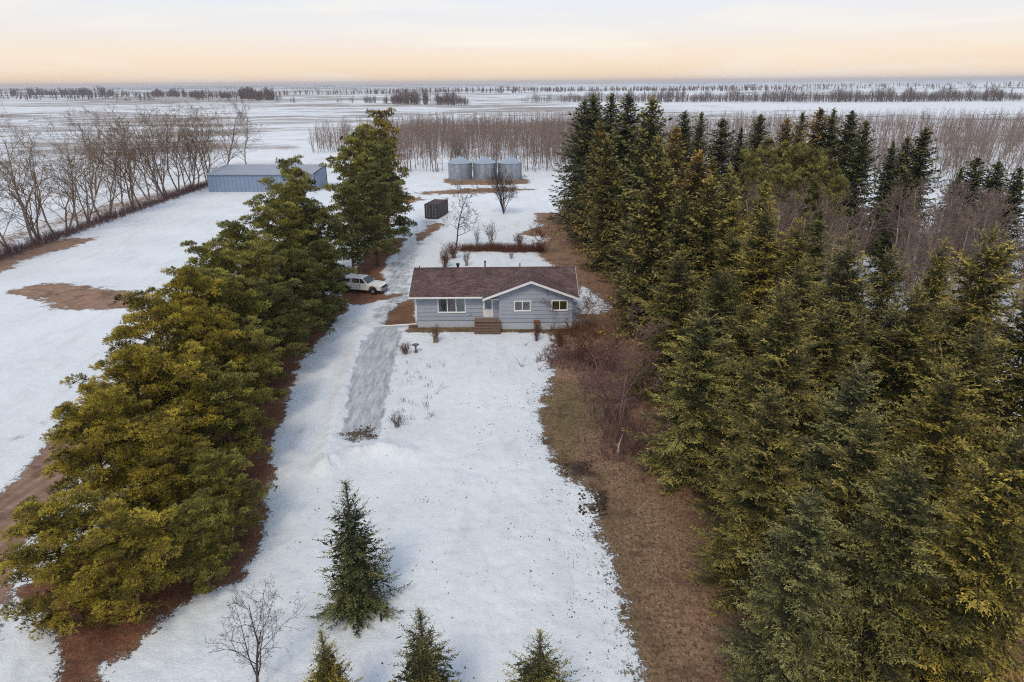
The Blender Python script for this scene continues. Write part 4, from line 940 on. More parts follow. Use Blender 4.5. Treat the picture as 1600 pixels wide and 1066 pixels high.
# ------------------------------------------------------------------ the white pickup
def pickup():
    x, y = at(573, 459); T = empty('pickup_truck', (x-0.6, y+1.0, 0), math.radians(-16)); tag(T, 'white pickup truck parked under the pines beside the house track', 'pickup truck')
    W = 0.98
    # nose towards +x, wheels at x = 1.75 and -1.75
    body = MB()
    side = [(-2.85, 0.52), (-2.85, 1.18), (1.05, 1.20), (1.25, 1.22), (2.55, 1.10), (2.78, 0.98), (2.82, 0.55), (2.3, 0.50), (2.25, 0.72), (2.05, 0.93), (1.75, 1.0), (1.45, 0.93), (1.25, 0.72), (1.2, 0.45),
            (-1.2, 0.45), (-1.25, 0.72), (-1.45, 0.93), (-1.75, 1.0), (-2.05, 0.93), (-2.25, 0.72), (-2.3, 0.50)]
    body.prism(side, 'y', -W, W); body.build('body', M['car'], T, bevel=0.03)
    cab = MB(); n = 0.80
    lo = [(-1.0, 1.19), (1.15, 1.19)]; top = [(-0.85, 1.84), (0.35, 1.84)]
    cab.add([(-1.0,-0.93,1.19),(1.15,-0.93,1.19),(1.15,0.93,1.19),(-1.0,0.93,1.19),(-0.85,-n,1.84),(0.38,-n,1.84),(0.38,n,1.84),(-0.85,n,1.84)], [(0,3,2,1),(4,5,6,7),(0,1,5,4),(1,2,6,5),(2,3,7,6),(3,0,4,7)])
    cb = cab.build('cab', M['car'], T, bevel=0.04)
    def q(p, nm, mt, par, off): MB().add([tuple(np.array(v)+off) for v in p]+[tuple(np.array(v)-np.array(off)*0.5) for v in p], [(0,1,2,3),(7,6,5,4),(0,4,5,1),(1,5,6,2),(2,6,7,3),(3,7,4,0)]).build(nm, mt, par)
    q([(1.10,-0.85,1.24),(1.10,0.85,1.24),(0.44,0.74,1.79),(0.44,-0.74,1.79)], 'windshield', M['carglass'], cb, (0.03, 0, 0.02))
    q([(-0.98,-0.80,1.27),(-0.98,0.80,1.27),(-0.88,0.72,1.75),(-0.88,-0.72,1.75)], 'rear_window', M['carglass'], cb, (-0.03, 0, 0))
    for s in (-1, 1):
        q([(0.12,s*0.905,1.26),(0.92,s*0.905,1.26),(0.40,s*0.815,1.76),(0.12,s*0.815,1.76)], 'side_window', M['carglass'], cb, (0, s*0.03, 0))
        q([(-0.86,s*0.905,1.26),(0.02,s*0.905,1.26),(0.02,s*0.815,1.76),(-0.80,s*0.815,1.76)], 'side_window', M['carglass'], cb, (0, s*0.03, 0))
        MB().box(0.82, 0.94, s*1.0 if s > 0 else -1.18, s*1.18 if s > 0 else -1.0, 1.18, 1.36).build('mirror', M['car'], T)
        MB().box(2.70, 2.80, s*0.9-0.12 if s > 0 else -0.99, 0.99 if s > 0 else -0.78, 0.82, 1.0).build('headlight', M['lamp_glass'], T)
        MB().box(-2.875, -2.83, 0.86 if s > 0 else -0.97, 0.97 if s > 0 else -0.86, 0.80, 1.14).build('taillight', M['red'], T)
        for sx_ in (-1.75, 1.75):
            w_ = MB().cyl((sx_, s*0.76, 0.38), (sx_, s*1.0, 0.38), 0.38, n=20).build('wheel', M['tyre'], T)
            MB().cyl((sx_, s*0.98, 0.38), (sx_, s*1.012, 0.38), 0.22, 0.19, n=14).build('rim', M['rim'], w_)
        MB().box(-0.35, -0.33, s*W-0.004, s*W+0.006, 0.55, 1.16).box(0.08, 0.10, s*W-0.004, s*W+0.006, 0.55, 1.16).build('door_seam', M['black'], T)
    # canopy cover over the bed and dark opening under it
    MB().add([(-2.83,-0.92,1.185),(-1.03,-0.92,1.185),(-1.03,0.92,1.185),(-2.83,0.92,1.185),(-2.72,-0.80,1.76),(-0.95,-0.80,1.80),(-0.95,0.80,1.80),(-2.72,0.80,1.76)], [(0,3,2,1),(4,5,6,7),(0,1,5,4),(1,2,6,5),(2,3,7,6),(3,0,4,7)]).build('bed_canopy', M['car'], T, bevel=0.03)
    for s in (-1, 1): q([(-2.65,s*0.90,1.27),(-1.15,s*0.90,1.27),(-1.12,s*0.82,1.68),(-2.58,s*0.82,1.66)], 'canopy_window', M['carglass'], T, (0, s*0.025, 0))
    MB().box(2.78, 2.90, -0.95, 0.95, 0.45, 0.66).build('front_bumper', M['galv'], T); MB().box(-2.98, -2.86, -0.92, 0.92, 0.48, 0.66).build('rear_bumper', M['galv'], T)
    MB().box(2.80, 2.845, -0.66, 0.66, 0.72, 0.98).build('grille', M['black'], T)
pickup()

# ------------------------------------------------------------------ conifers
SN = [make_spruce(100+i, h, R, **k) for i, (h, R, k) in enumerate((
    (16, 4.2, dict(sp=0.56, tw=0.13, sub=0.056, bl=0.175, bw=0.027, full=0.62)),
    (16, 4.0, dict(sp=0.58, tw=0.13, sub=0.056, bl=0.175, bw=0.027, full=0.54, droop=1.3)),
    (15, 4.0, dict(sp=0.54, tw=0.13, sub=0.056, bl=0.175, bw=0.027, full=0.68, droop=0.9))))]
SF = [make_spruce(140+i, h, R, **k) for i, (h, R, k) in enumerate((
    (18, 4.0, dict(sp=0.50, tw=0.27, sub=0.17, bl=0.36, bw=0.085, full=0.60)),
    (18, 3.8, dict(sp=0.52, tw=0.27, sub=0.17, bl=0.36, bw=0.085, full=0.50, droop=1.2)),
    (17, 3.7, dict(sp=0.50, tw=0.27, sub=0.17, bl=0.35, bw=0.085, full=0.70)),
    (16, 3.5, dict(sp=0.56, tw=0.28, sub=0.18, bl=0.38, bw=0.085, full=0.55, bareT=0.1))))]
YS = [make_spruce(180+i, 6.5, R, sp=0.24, tw=0.085, sub=0.05, bl=0.105, bw=0.020, droop=0.45, full=0.86) for i, R in enumerate((1.95, 2.15))]
PN = [make_pine(200+i, h, R, **k) for i, (h, R, k) in enumerate((
    (12.5, 3.7, dict(nl=36, puffs=5, cb=0.10)), (12, 3.5, dict(nl=27, puffs=4, cb=0.24)), (12, 3.8, dict(nl=32, puffs=5, cb=0.12))))]
PF = [make_pine(220+i, h, R, nl=34, puffs=5, shoots=24, blades=6, bl=0.26, bw=0.034, cb=0.12) for i, (h, R) in enumerate(((14, 3.6), (13, 3.3)))]

DARK, BLUE, OLIVE, GOLD, PALE, BROWN, MID = (0.55, 0.60, 0.66), (0.92, 1.0, 1.20), (1.05, 0.98, 0.85), (1.30, 1.14, 0.76), (1.15, 1.15, 1.10), (1.15, 0.84, 0.72), (0.82, 0.84, 0.84)
spruces = [  # apex px, apex py, metres out, tint, near?, width, label
 (911, 157, 116, DARK, 0, 1.25, 'farthest tall dark spruce at the left end of the tall spruce row'),
 (931, 151, 108, DARK, 0, 1.15, 'tall dark spruce second from the left end of the tall row'),
 (952, 149, 100, DARK, 0, 1.2, 'tallest dark spruce behind the right rear corner of the yard'),
 (985, 153, 92, DARK, 0, 1.2, 'tall dark spruce just left of the lone spire of the row'),
 (1024, 153, 79, MID, 0, 1.05, 'sharp tall spruce spire standing by itself against the far treeline'),
 (1000, 215, 88, DARK, 0, 1.2, 'dark spruce tucked in front of the tallest ones beside the rear yard'),
 (1043, 251, 66, MID, 0, 1.15, 'broad brownish green spruce behind the bungalow gable side'),
 (1056, 203, 72, BROWN, 0, 0.9, 'narrow spruce with a rusty tip right of the tall spire'),
 (1090, 238, 64, BROWN, 0, 1.05, 'spruce with red-brown cones crowding its top'),
 (1107, 278, 56, OLIVE, 0, 1.0, 'olive spruce with exposed trunk below its thin top'),
 (1141, 262, 62, PALE, 0, 0.95, 'pale green spruce left of the pale pines'),
 (1068, 305, 57, MID, 0, 0.85, 'thin spruce with a bare pale stem in the middle of the row'),
 (1061, 388, 47, OLIVE, 1, 0.95, 'olive green spruce at the edge of the row level with the bungalow front'),
 (1000, 330, 70, DARK, 0, 1.15, 'dark spruce beside the right end of the bungalow'),
 (1202, 309, 47, GOLD, 1, 1.05, 'broad golden-topped spruce in the middle of the right-hand stand'),
 (1255, 340, 45, GOLD, 1, 0.9, 'golden round-topped spruce right of the broad golden one'),
 (1150, 355, 52, OLIVE, 1, 0.9, 'olive spruce in front of the broad golden spruce'),
 (1097, 473, 35.5, PALE, 1, 0.95, 'shorter grey-green spruce at the edge of the brown strip'),
 (1328, 362, 37, OLIVE, 1, 0.9, 'sharp olive spruce in front of the white-stemmed aspens'),
 (1391, 383, 41, OLIVE, 1, 0.8, 'slim olive spruce second in front of the white-stemmed aspens'),
 (1347, 410, 39, MID, 1, 0.6, 'small thin spruce between two sharp olive ones'),
 (1480, 371, 40, GOLD, 1, 0.62, 'narrow yellow spruce spire in front of the aspen grove'),
 (1565, 352, 33, GOLD, 1, 0.95, 'large golden spruce near the right edge with candle-like top'),
 (1440, 440, 33, OLIVE, 1, 0.9, 'dense olive spruce below the narrow yellow spire'),
 (1237, 440, 31, OLIVE, 1, 0.95, 'tall olive spruce behind the grey-green one at the strip'),
 (1530, 500, 26.5, OLIVE, 1, 0.9, 'dense spruce with layered boughs at the right edge below the golden one'),
 (1350, 560, 25.5, BLUE, 1, 0.95, 'bluish spruce with drooping boughs in the middle of the near stand'),
 (1215, 600, 25.5, OLIVE, 1, 0.80, 'olive spruce overhanging the wide part of the brown strip'),
 (1605, 655, 18.5, GOLD, 1, 0.85, 'nearest spruce at the lower right corner with golden cones on top'),
 (1440, 700, 19.0, MID, 1, 0.80, 'near spruce with dark gaps in the lower right of the photo'),
 (1275, 765, 19.5, BLUE, 1, 0.75, 'blue-grey spruce at the bottom edge beside the brown strip'),
 (1300, 470, 33, OLIVE, 1, 0.95, 'olive spruce behind the bluish one in the near stand'),
 (1405, 470, 35, MID, 1, 0.95, 'dark green spruce filling the gap under the two slim olive ones'),
 (1490, 560, 24, GOLD, 1, 0.8, 'yellowish spruce with upturned tips left of the dense right-edge one'),
 (1170, 470, 41, OLIVE, 1, 0.95, 'olive spruce behind the grey-green edge tree and left of the tall olive one'),
 (1530, 440, 36, OLIVE, 1, 1.0, 'broad olive spruce between the yellow spire and the large golden one'),
 (1365, 640, 22, OLIVE, 1, 0.8, 'dense near spruce below the bluish drooping one'),
 (1130, 420, 45, MID, 1, 0.95, 'mid green spruce right of the olive one level with the bungalow front'),
 (1260, 400, 39, OLIVE, 1, 0.9, 'olive spruce below the golden round-topped one'),
 (1640, 420, 27, OLIVE, 1, 1.0, 'olive spruce cut by the right edge of the photo'),
]
for i, (px, py, Y, tint, near_, wd, lab) in enumerate(spruces):
    x, h = apex(px, py, Y); var = (SN if near_ else SF)[i % (3 if near_ else 4)]
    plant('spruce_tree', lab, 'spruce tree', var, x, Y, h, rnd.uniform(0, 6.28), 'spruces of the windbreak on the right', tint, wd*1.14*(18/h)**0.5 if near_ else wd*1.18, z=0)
# the inner rows behind them
k = 0
for row, (x0, ys) in enumerate(((12.8, (62, 84, 96, 104, 112)), (17.8, (56, 68, 76, 86, 96)), (23.5, (50, 60, 70, 82)), (29, (44,)))):
    for Y in ys:
        h = (18.2, 16.5, 15.5, 14)[row]*rnd.uniform(0.9, 1.02)
        if Y < 60: h *= 0.88
        plant('spruce_tree', f'{ordi(k)} of the inner spruces hidden among the tall row, counted from the bungalow outwards', 'spruce tree', SF[k % 4],
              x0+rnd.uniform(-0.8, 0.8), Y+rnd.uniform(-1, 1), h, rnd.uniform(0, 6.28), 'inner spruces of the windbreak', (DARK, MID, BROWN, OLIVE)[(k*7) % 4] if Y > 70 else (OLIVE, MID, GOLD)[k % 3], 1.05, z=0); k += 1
# dark spruces and pale pines behind the stand
back = [(1072, 175, 118, DARK, 0.9, 'dark spruce first of the far line, beside the tall spire'), (1095, 176, 122, MID, 0.8, 'thin spruce second of the far line behind the stand'),
 (1131, 188, 112, DARK, 1.25, 'wide dark spruce third of the far line behind the stand'), (1161, 200, 110, DARK, 0.9, 'dark spruce fourth of the far line behind the pale pines'),
 (1186, 181, 108, DARK, 1.0, 'pointed blackish spruce rising clear above the pale pines'), (1232, 186, 105, BROWN, 1.0, 'brownish spruce right of the pointed blackish one'),
 (1285, 172, 104, BROWN, 1.05, 'tall brown-topped spruce left in the far clump of four'), (1307, 171, 103, DARK, 0.95, 'tall dark spruce in the middle of the far clump of four'),
 (1335, 176, 101, DARK, 1.0, 'tall dark spruce right of the middle in the far clump of four'), (1356, 190, 97, DARK, 0.9, 'lower dark spruce at the right of the far clump of four'),
 (1253, 178, 110, MID, 0.7, 'slim mid green spruce left of the far clump'),
 (1398, 222, 92, DARK, 0.85, 'dark spruce left of the ragged pair beyond the aspens'), (1443, 202, 90, DARK, 1.05, 'ragged dark spruce with open boughs beyond the aspens'), (1420, 215, 93, DARK, 0.8, 'thin dark spruce between the ragged pair beyond the aspens'),
 (1530, 250, 84, DARK, 1.1, 'dark bushy spruce near the right edge beyond the aspens'), (1500, 262, 86, MID, 0.9, 'low spruce left in the bushy clump near the right edge'), (1565, 255, 82, DARK, 1.1, 'dark spruce right in the bushy clump near the right edge'), (1596, 262, 80, DARK, 1.0, 'dark spruce cut by the right edge beyond the aspens'),
 (1415, 268, 76, DARK, 0.8, 'short dark spruce standing in front of the ragged pair')]
for i, (px, py, Y, tint, wd, lab) in enumerate(back):
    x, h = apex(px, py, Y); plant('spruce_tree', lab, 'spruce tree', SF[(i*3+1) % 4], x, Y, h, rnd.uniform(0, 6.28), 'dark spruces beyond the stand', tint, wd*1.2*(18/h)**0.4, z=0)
for i, (px, py, Y, lab) in enumerate(((1205, 236, 84, 'pale olive pine left in the soft group behind the golden spruce'), (1240, 240, 82, 'pale olive pine in the middle of the soft group'), (1275, 250, 80, 'pale olive pine right in the soft group before the aspens'),
     (1175, 250, 80, 'pale grey-green pine between the stand and the soft group'), (1300, 268, 76, 'lower pale pine at the edge of the aspens'), (1225, 275, 74, 'lower pale pine in front of the soft group'))):
    x, h = apex(px, py, Y); plant('pine_tree', lab, 'pine tree', PF[i % 2], x, Y, h, rnd.uniform(0, 6.28), 'pale pines behind the stand', (0.86, 0.92, 1.02), 0.60+0.12*(i % 3), z=0)

# Scots pines on the left: apex px, py, Y, tint
YEL, GRN, DGR, BGR = (1.28, 1.16, 0.70), (0.92, 0.98, 0.85), (0.60, 0.70, 0.78), (1.05, 0.86, 0.72)
pines = [
 (592, 190, 106, BGR, 0, 1.05, 'tall brown-topped pine at the far end of the pine row by the track'), (566, 212, 100, GRN, 0, 1.0, 'pine left of the tall brown-topped one at the far end'),
 (545, 232, 94, GRN, 0, 1.0, 'yellow-green pine at the far end beside the shed'), (600, 235, 97, DGR, 0, 1.0, 'dark pine leaning over the track by the container'), (578, 270, 88, DGR, 0, 1.05, 'dark green pine above the parked pickup'),
 (540, 300, 84, DGR, 0, 1.0, 'dark pine in the gap between the two pine groups'), (458, 266, 78, GRN, 0, 1.0, 'pine with a pointed top in front of the blue shed'), (437, 300, 72, GRN, 1, 1.0, 'pine below the pointed one, in front of the blue shed'),
 (490, 330, 72, DGR, 1, 1.05, 'dark shaded pine left of the parked pickup'), (498, 385, 65, DGR, 1, 0.85, 'dark spreading pine overhanging the driveway bend'), (412, 335, 66, GRN, 1, 1.0, 'open-branched pine with an orange trunk halfway along the row'),
 (362, 366, 59, GRN, 1, 1.0, 'mid green pine in the middle of the outer side of the row'), (460, 400, 59, DGR, 1, 1.0, 'dark pine beside the upper driveway'), (402, 400, 55, GRN, 1, 1.0, 'green pine in the middle of the row'),
 (310, 402, 52, GRN, 1, 1.0, 'rounded green pine above the snowy field edge'), (345, 440, 48, GRN, 1, 1.0, 'pine with red-brown trunk in the heart of the row'), (425, 455, 52, DGR, 1, 0.95, 'shaded pine nearest the snow bank of the driveway'),
 (232, 442, 45.5, YEL, 1, 0.98, 'olive pine beside the brown patch in the snowy field'), (290, 495, 41, YEL, 1, 1.0, 'bright olive pine in the centre of the left row'), (385, 520, 43.5, GRN, 1, 0.95, 'green pine at the inner edge above the snowy lawn'),
 (178, 480, 40, YEL, 1, 0.95, 'yellow-green pine next to the dirt road, upper one'), (140, 560, 34, YEL, 1, 1.0, 'yellow-green pine spreading over the dirt road'), (250, 570, 35.5, YEL, 1, 1.0, 'golden olive pine with puffy tufts near the dirt road'),
 (345, 590, 36.5, GRN, 1, 0.92, 'inner pine above the reddish needle litter'), (108, 640, 29.5, YEL, 1, 0.92, 'golden pine at the edge of the dirt road, lower left'), (215, 680, 29.5, YEL, 1, 1.0, 'large bright yellow-green pine in the lower left'),
 (310, 720, 30, GRN, 1, 0.80, 'pine leaning over the brown needle strip'), (42, 795, 24.2, YEL, 1, 0.95, 'nearest pine at the left edge of the photo'), (150, 815, 24.5, YEL, 1, 1.02, 'nearest full pine above the lower brown strip'), (262, 800, 26, GRN, 1, 0.72, 'small bare-limbed pine at the lower end of the row')]
for i, (px, py, Y, tint, near_, wd, lab) in enumerate(pines):
    x, h = apex(px, py, Y); x += ((2.3 if Y > 30 else 0.9) if px < 240 else 1.2) if (near_ and px < 330) else 0; var = (PN[i % 3] if near_ else PF[i % 2])
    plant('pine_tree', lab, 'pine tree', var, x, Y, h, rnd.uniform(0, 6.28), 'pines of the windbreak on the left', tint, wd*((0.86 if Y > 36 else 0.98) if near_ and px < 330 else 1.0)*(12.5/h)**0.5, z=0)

# young spruces on the snow
for i, (px, py, Y, tint, wd, lab) in enumerate(((541, 752, 24.6, (0.62, 0.74, 0.80), 1.0, 'small dark green spruce standing whole on the snow'), (503, 985, 17.8, (1.25, 1.1, 0.6), 0.85, 'yellowish spruce tip at the bottom edge, beside the leafless young tree'),
     (657, 955, 18.0, (0.70, 0.74, 0.72), 1.05, 'dark spruce top in the middle of the bottom edge'), (845, 988, 17.2, (0.85, 0.85, 0.72), 1.0, 'olive spruce top at the bottom edge nearest the brown strip'))):
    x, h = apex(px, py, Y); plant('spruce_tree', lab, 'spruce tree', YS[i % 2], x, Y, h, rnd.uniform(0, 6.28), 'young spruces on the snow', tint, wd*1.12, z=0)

# ------------------------------------------------------------------ leafless poplars along the field
PO = [make_bare(300+i, 12, M['poplar_bark'], M['poplar_twig'], levels=4, nbr=(10, 6, 4, 2), spread=0.38, first=0.14, rmin=0.013, r=0.16, up=0.45, lenf=(0.62, 0.50, 0.45, 0.5), stems=s, wig=0.12) for i, s in enumerate((1, 2, 1, 3))]
pa, pb = np.array(at(-120, 445)), np.array(at(330, 287)); L_ = np.linalg.norm(pb-pa); n = 27
for i in range(n):
    t = 1-i/(n-1); p = pa+(pb-pa)*t+np.array([rnd.uniform(-1.2, 0.4), rnd.uniform(-1.2, 1.2)])
    plant('poplar_tree', f'{ordi(i)} leafless poplar along the field edge, counted from the blue shed towards the camera', 'poplar tree', PO[i % 4], p[0], p[1], rnd.uniform(12.0, 16.0), rnd.uniform(0, 6.28), 'leafless poplars along the field edge', z=0)
for i, (px, py, h) in enumerate(((352, 275, 16), (388, 268, 15.5), (300, 268, 15), (240, 285, 14), (150, 305, 14), (60, 335, 13), (-20, 350, 13))):
    x, y = at(px, py)
    plant('poplar_tree', ('broad leafless poplar rising behind the left half of the blue shed', 'last broad leafless poplar behind the middle of the blue shed', 'leafless poplar just left of the shed, set behind the line', 'leafless poplar of the outer line, first to the left of the shed',
          'leafless poplar of the outer line, second to the left of the shed', 'leafless poplar of the outer line, third to the left of the shed', 'leafless poplar of the outer line, at the left edge of the photo')[i], 'poplar tree', PO[(i+1) % 4], x, y, h, rnd.uniform(0, 6.28), 'leafless poplars along the field edge', z=0)
def scrub(name, label, line, n, spread, hmax, mt, seed):
    g = np.random.default_rng(seed); line = [np.array(p) for p in line]; B, T_ = [], []
    for _ in range(n):
        i = g.integers(0, len(line)-1); t = g.random(); p = line[i]+(line[i+1]-line[i])*t+g.normal(0, spread, 2); h = hmax*g.uniform(0.3, 1.0)*(0.5+vnoise(np.array([p[0]*0.3]), np.array([p[1]*0.3]), 3)[0])
        for k in range(4):
            q = p+g.normal(0, 0.25, 2); B.append([*p, 0]); T_.append([*(q+g.normal(0, 0.2, 2)), h*g.uniform(0.6, 1)])
    V1, F1 = segs(B, T_, np.full(len(B), 0.018), np.full(len(B), 0.008), 3)
    tag(link(name, mesh_np(name, V1, F1, mt)), label, kind='stuff')
scrub('undergrowth', 'purplish brown undergrowth beneath the leafless poplars', [pa, pb], 2600, 0.9, 1.7, M['purple_bark'], 4)
scrub('brushwood', 'tangle of reddish brush at the edge of the spruces right of the lawn', [at(872, 560), at(930, 560), at(985, 690), at(1020, 720)], 800, 1.4, 1.3, M['purple_bark'], 6)
scrub('brush_by_wall', 'rusty low brush in front of the right corner of the house', [at(860, 520), at(950, 520)], 170, 1.0, 0.8, M['red_twig'], 7)

# ------------------------------------------------------------------ aspens
AS = [make_bare(400+i, 9.5, M['aspen_bark'], M['aspen_twig'], levels=3, nbr=(20, 7, 5), spread=0.34, first=0.34, rmin=0.014, r=0.14, up=0.5, lenf=(0.36, 0.45, 0.5, 0.5), wig=0.08) for i in range(4)]
for i in range(82):
    Y = rnd.uniform(48, 78); X = rnd.uniform(25, 68)
    if Y < 54 and X < 31: X += 8
    pxg = 800+FPX*X/(Y*0.932+8.3); w1 = 'left part' if pxg < 1270 else 'middle' if pxg < 1430 else 'right part'; w2 = 'behind the near spruces' if Y < 58 else 'centre rows' if Y < 68 else 'before the dark spruces'
    plant('aspen_tree', f'pale-stemmed aspen, {w1} of the right-hand grove, {w2}', 'aspen tree', AS[i % 4], X, Y, rnd.uniform(8.3, 11.4), rnd.uniform(0, 6.28), f'pale-stemmed aspens, {w1} of the grove, {w2}', z=0)
AF = [make_bare_single(430+i, 9.5, M['poplar_bark'], M['aspen_twig'], levels=2, nbr=(19, 8), spread=0.42, first=0.24, rmin=0.018, r=0.10, up=0.5, lenf=(0.36, 0.55, 0.5, 0.5), wig=0.12) for i in range(4)]
g = np.random.default_rng(77); near_as = []; pts = []
def in_wood(x, y):
    dep = y*0.932+8.3; px = 800+FPX*x/dep
    if y < 130: return False
    nn = float(fbm(np.array([x/26.0]), np.array([y/26.0]), 91, 3)[0])
    if px < 860:                                                # wood behind the bins
        front = 188+np.clip((620-px), 0, 200)*0.10
        return 490 < px < 900 and front < y < 350 and nn > (0.33 if px > 600 else 0.44)
    return 860 <= px < 1750 and y > (150+max(0, 1250-px)*0.10) and y < 350+(px-860)*0.02 and nn > 0.36+(0.08 if y < 190 else 0)
while len(pts) < 4600:
    x, y = (g.uniform(-75, 40) if g.random() < 0.45 else g.uniform(30, 330)), g.uniform(130, 365)
    if in_wood(x, y): pts.append((x, y))
pts.sort(key=lambda p: math.hypot(*p))
for i, (x, y) in enumerate(pts[:215]):
    o = link('aspen_tree', AF[i % 4]); o.location = (x, y, gz(x, y)-0.05); s = g.uniform(0.8, 1.15)
    o.scale = (s, s, s); o.rotation_euler = (g.normal(0, 0.06), g.normal(0.03, 0.06), g.uniform(0, 6.28))
    left = 800+FPX*x/(y*0.932+8.3) < 880
    pxw = 800+FPX*x/(y*0.932+8.3)
    w = ('left of the grain bins' if pxw < 700 else 'right behind the grain bins' if pxw < 820 else 'between the grain bins and the tall spruces') if left else \
        ('behind the tall dark spruces' if pxw < 1120 else 'above the pale pines' if pxw < 1270 else 'behind the far clump of dark spruces' if pxw < 1380 else 'behind the ragged dark pair' if pxw < 1480 else 'above the bushy dark clump' if pxw < 1560 else 'at the right edge of the photo')
    tag(o, f'slim leafless aspen of the wood front {w}', 'aspen tree', f'front aspens of the wood {w}')
def ribbons(P0, P1, R0, g):
    d = unit(P1-P0); w = unit(np.cross(d, g.normal(0, 1, d.shape)))*np.asarray(R0)[:, None]
    V = np.stack([P0-w, P0+w, P1+w*0.45, P1-w*0.45], 1).reshape(-1, 3); return V, np.arange(len(V)).reshape(-1, 4)
def tree_mass(name, label, P, hs, mt, seed, nb=13, rr=0.05, bl=0.30, spread=0.33, twigs=2, first=0.35):
    """many leafless trees nobody could count, as one mesh"""
    g = np.random.default_rng(seed); P = np.asarray(P, float); n = len(P); hs = np.asarray(hs, float); z = ground_z(P[:, 0], P[:, 1])-0.2
    b = np.column_stack([P, z]); ln = g.normal(0, 0.085, (n, 2)); t = b+np.column_stack([ln*hs[:, None], hs])
    S0, S1, R0, R1 = [b], [t], [rr*1.5*hs/9], [rr*0.4*hs/9]
    for k in range(nb):
        s = first+(0.97-first)*(k+g.random(n))/nb; q = b+(t-b)*s[:, None]; a = g.uniform(0, 6.28, n); l = hs*bl*(1.2-s)*g.uniform(0.7, 1.3, n)
        d = np.column_stack([np.cos(a)*spread*2, np.sin(a)*spread*2, g.uniform(0.6, 1.2, n)]); e = q+unit(d)*l[:, None]
        S0.append(q); S1.append(e); R0.append(np.full(n, rr*0.6)); R1.append(np.full(n, rr*0.3))
        for j in range(twigs):
            m = q+(e-q)*g.uniform(0.3, 0.9, (n, 1)); d2 = unit(d+g.normal(0, 0.6, (n, 3))); S0.append(m); S1.append(m+d2*(l*0.5)[:, None]); R0.append(np.full(n, rr*0.4)); R1.append(np.full(n, rr*0.2))
    Vt, Ft = segs(S0[0], S1[0], R0[0], R1[0], 3); V1, F1 = ribbons(np.vstack(S0[1:]), np.vstack(S1[1:]), np.concatenate(R0[1:])*1.15, g)
    V1 = np.vstack([Vt, V1]); F1 = np.vstack([Ft, F1+len(Vt)])
    return tag(link(name, mesh_np(name, V1, F1, mt)), label, kind='stuff')
rest = pts[215:]
tree_mass('aspen_wood', 'brown leafless aspen wood filling the middle distance behind bins and spruces', rest, g.uniform(7.5, 11, len(rest)), M['aspen_twig'], 5, nb=10, rr=0.058, twigs=2, first=0.18, spread=0.48, bl=0.33)
# far belts and bluffs
def belt(pxs, py, n, h, depth, seed, name, label, rr=0.10, nb=12, tw=1, gap=0.0):
    g = np.random.default_rng(seed); P = []; HH = []
    while len(P) < n:
        px = g.uniform(*pxs); pyy = py[0]+(py[1]-py[0])*(px-pxs[0])/(pxs[1]-pxs[0]); x, y = at(px, pyy); s = 1+g.uniform(0, depth)
        if gap and vnoise(np.array([px/gap]), np.array([seed*1.0]), 8)[0] < 0.42: continue
        e_ = min(px-pxs[0], pxs[1]-px)/(0.12*(pxs[1]-pxs[0]))
        if g.random() > min(1, 0.25+e_) or seed != 21 and g.random() < 0.9*smooth(0.50, 0.66, vnoise(np.array([px/7.0]), np.array([seed*3.0]), 5))[0]: continue
        P.append((x*s, y*s)); HH.append((0.45+0.95*float(fbm(np.array([px/13.0]), np.array([seed*2.0+s]), 6, 3)[0]))*(0.6+0.4*min(1, e_)))
    tree_mass(name, label, P, g.uniform(0.7, 1.15, n)*h*np.array(HH)*1.12, M['far_twig'], seed, nb=nb, rr=rr, twigs=tw, bl=0.42, spread=0.62, first=0.12)
belt((815, 1640), (158.5, 158.5), 2300, 12, 0.10, 21, 'shelterbelt', 'long straight leafless shelterbelt across the snow fields on the right', rr=0.12, nb=11, tw=1)
belt((598, 735), (161, 162), 420, 12.5, 0.12, 22, 'distant_bluff', 'grey leafless bluff of trees on the snow left of centre', rr=0.15)
belt((525, 592), (160, 160), 60, 9, 0.08, 26, 'distant_thicket', 'small leafless thickets on the snow left of the grey bluff', rr=0.13, gap=11)
belt((225, 440), (148, 158), 620, 14, 0.10, 23, 'distant_farm_trees', 'dark farmstead trees near the horizon on the left', rr=0.28)
belt((-40, 210), (149, 150), 480, 18, 0.10, 24, 'distant_wood', 'dark wood near the horizon at the left edge', rr=0.3)
belt((180, 470), (158, 161), 110, 8, 0.10, 25, 'distant_willows', 'thin line of leafless willows on the snow at the left', rr=0.14, gap=14)
g = np.random.default_rng(99); P = []
while len(P) < 2600:                                           # scattered bluffs out to the horizon
    a = math.radians(g.uniform(-45, 45)); R_ = 1700*(9.0**g.random()); x, y = math.sin(a)*R_, math.cos(a)*R_
    if float(fbm(np.array([x/(420+R_*0.30)]), np.array([y/(70+R_*0.03)]), 17, 3)[0]) > 0.63: P.append((x, y))
P = np.array(P); Rr_ = np.hypot(P[:, 0], P[:, 1])
tree_mass('horizon_woods', 'blue-grey bluffs of leafless trees scattered to the horizon', P, g.uniform(8, 12, len(P))*(1+Rr_/16000), M['far_twig'], 31, nb=7, rr=0.62, twigs=0, bl=0.5, spread=0.7, first=0.1)

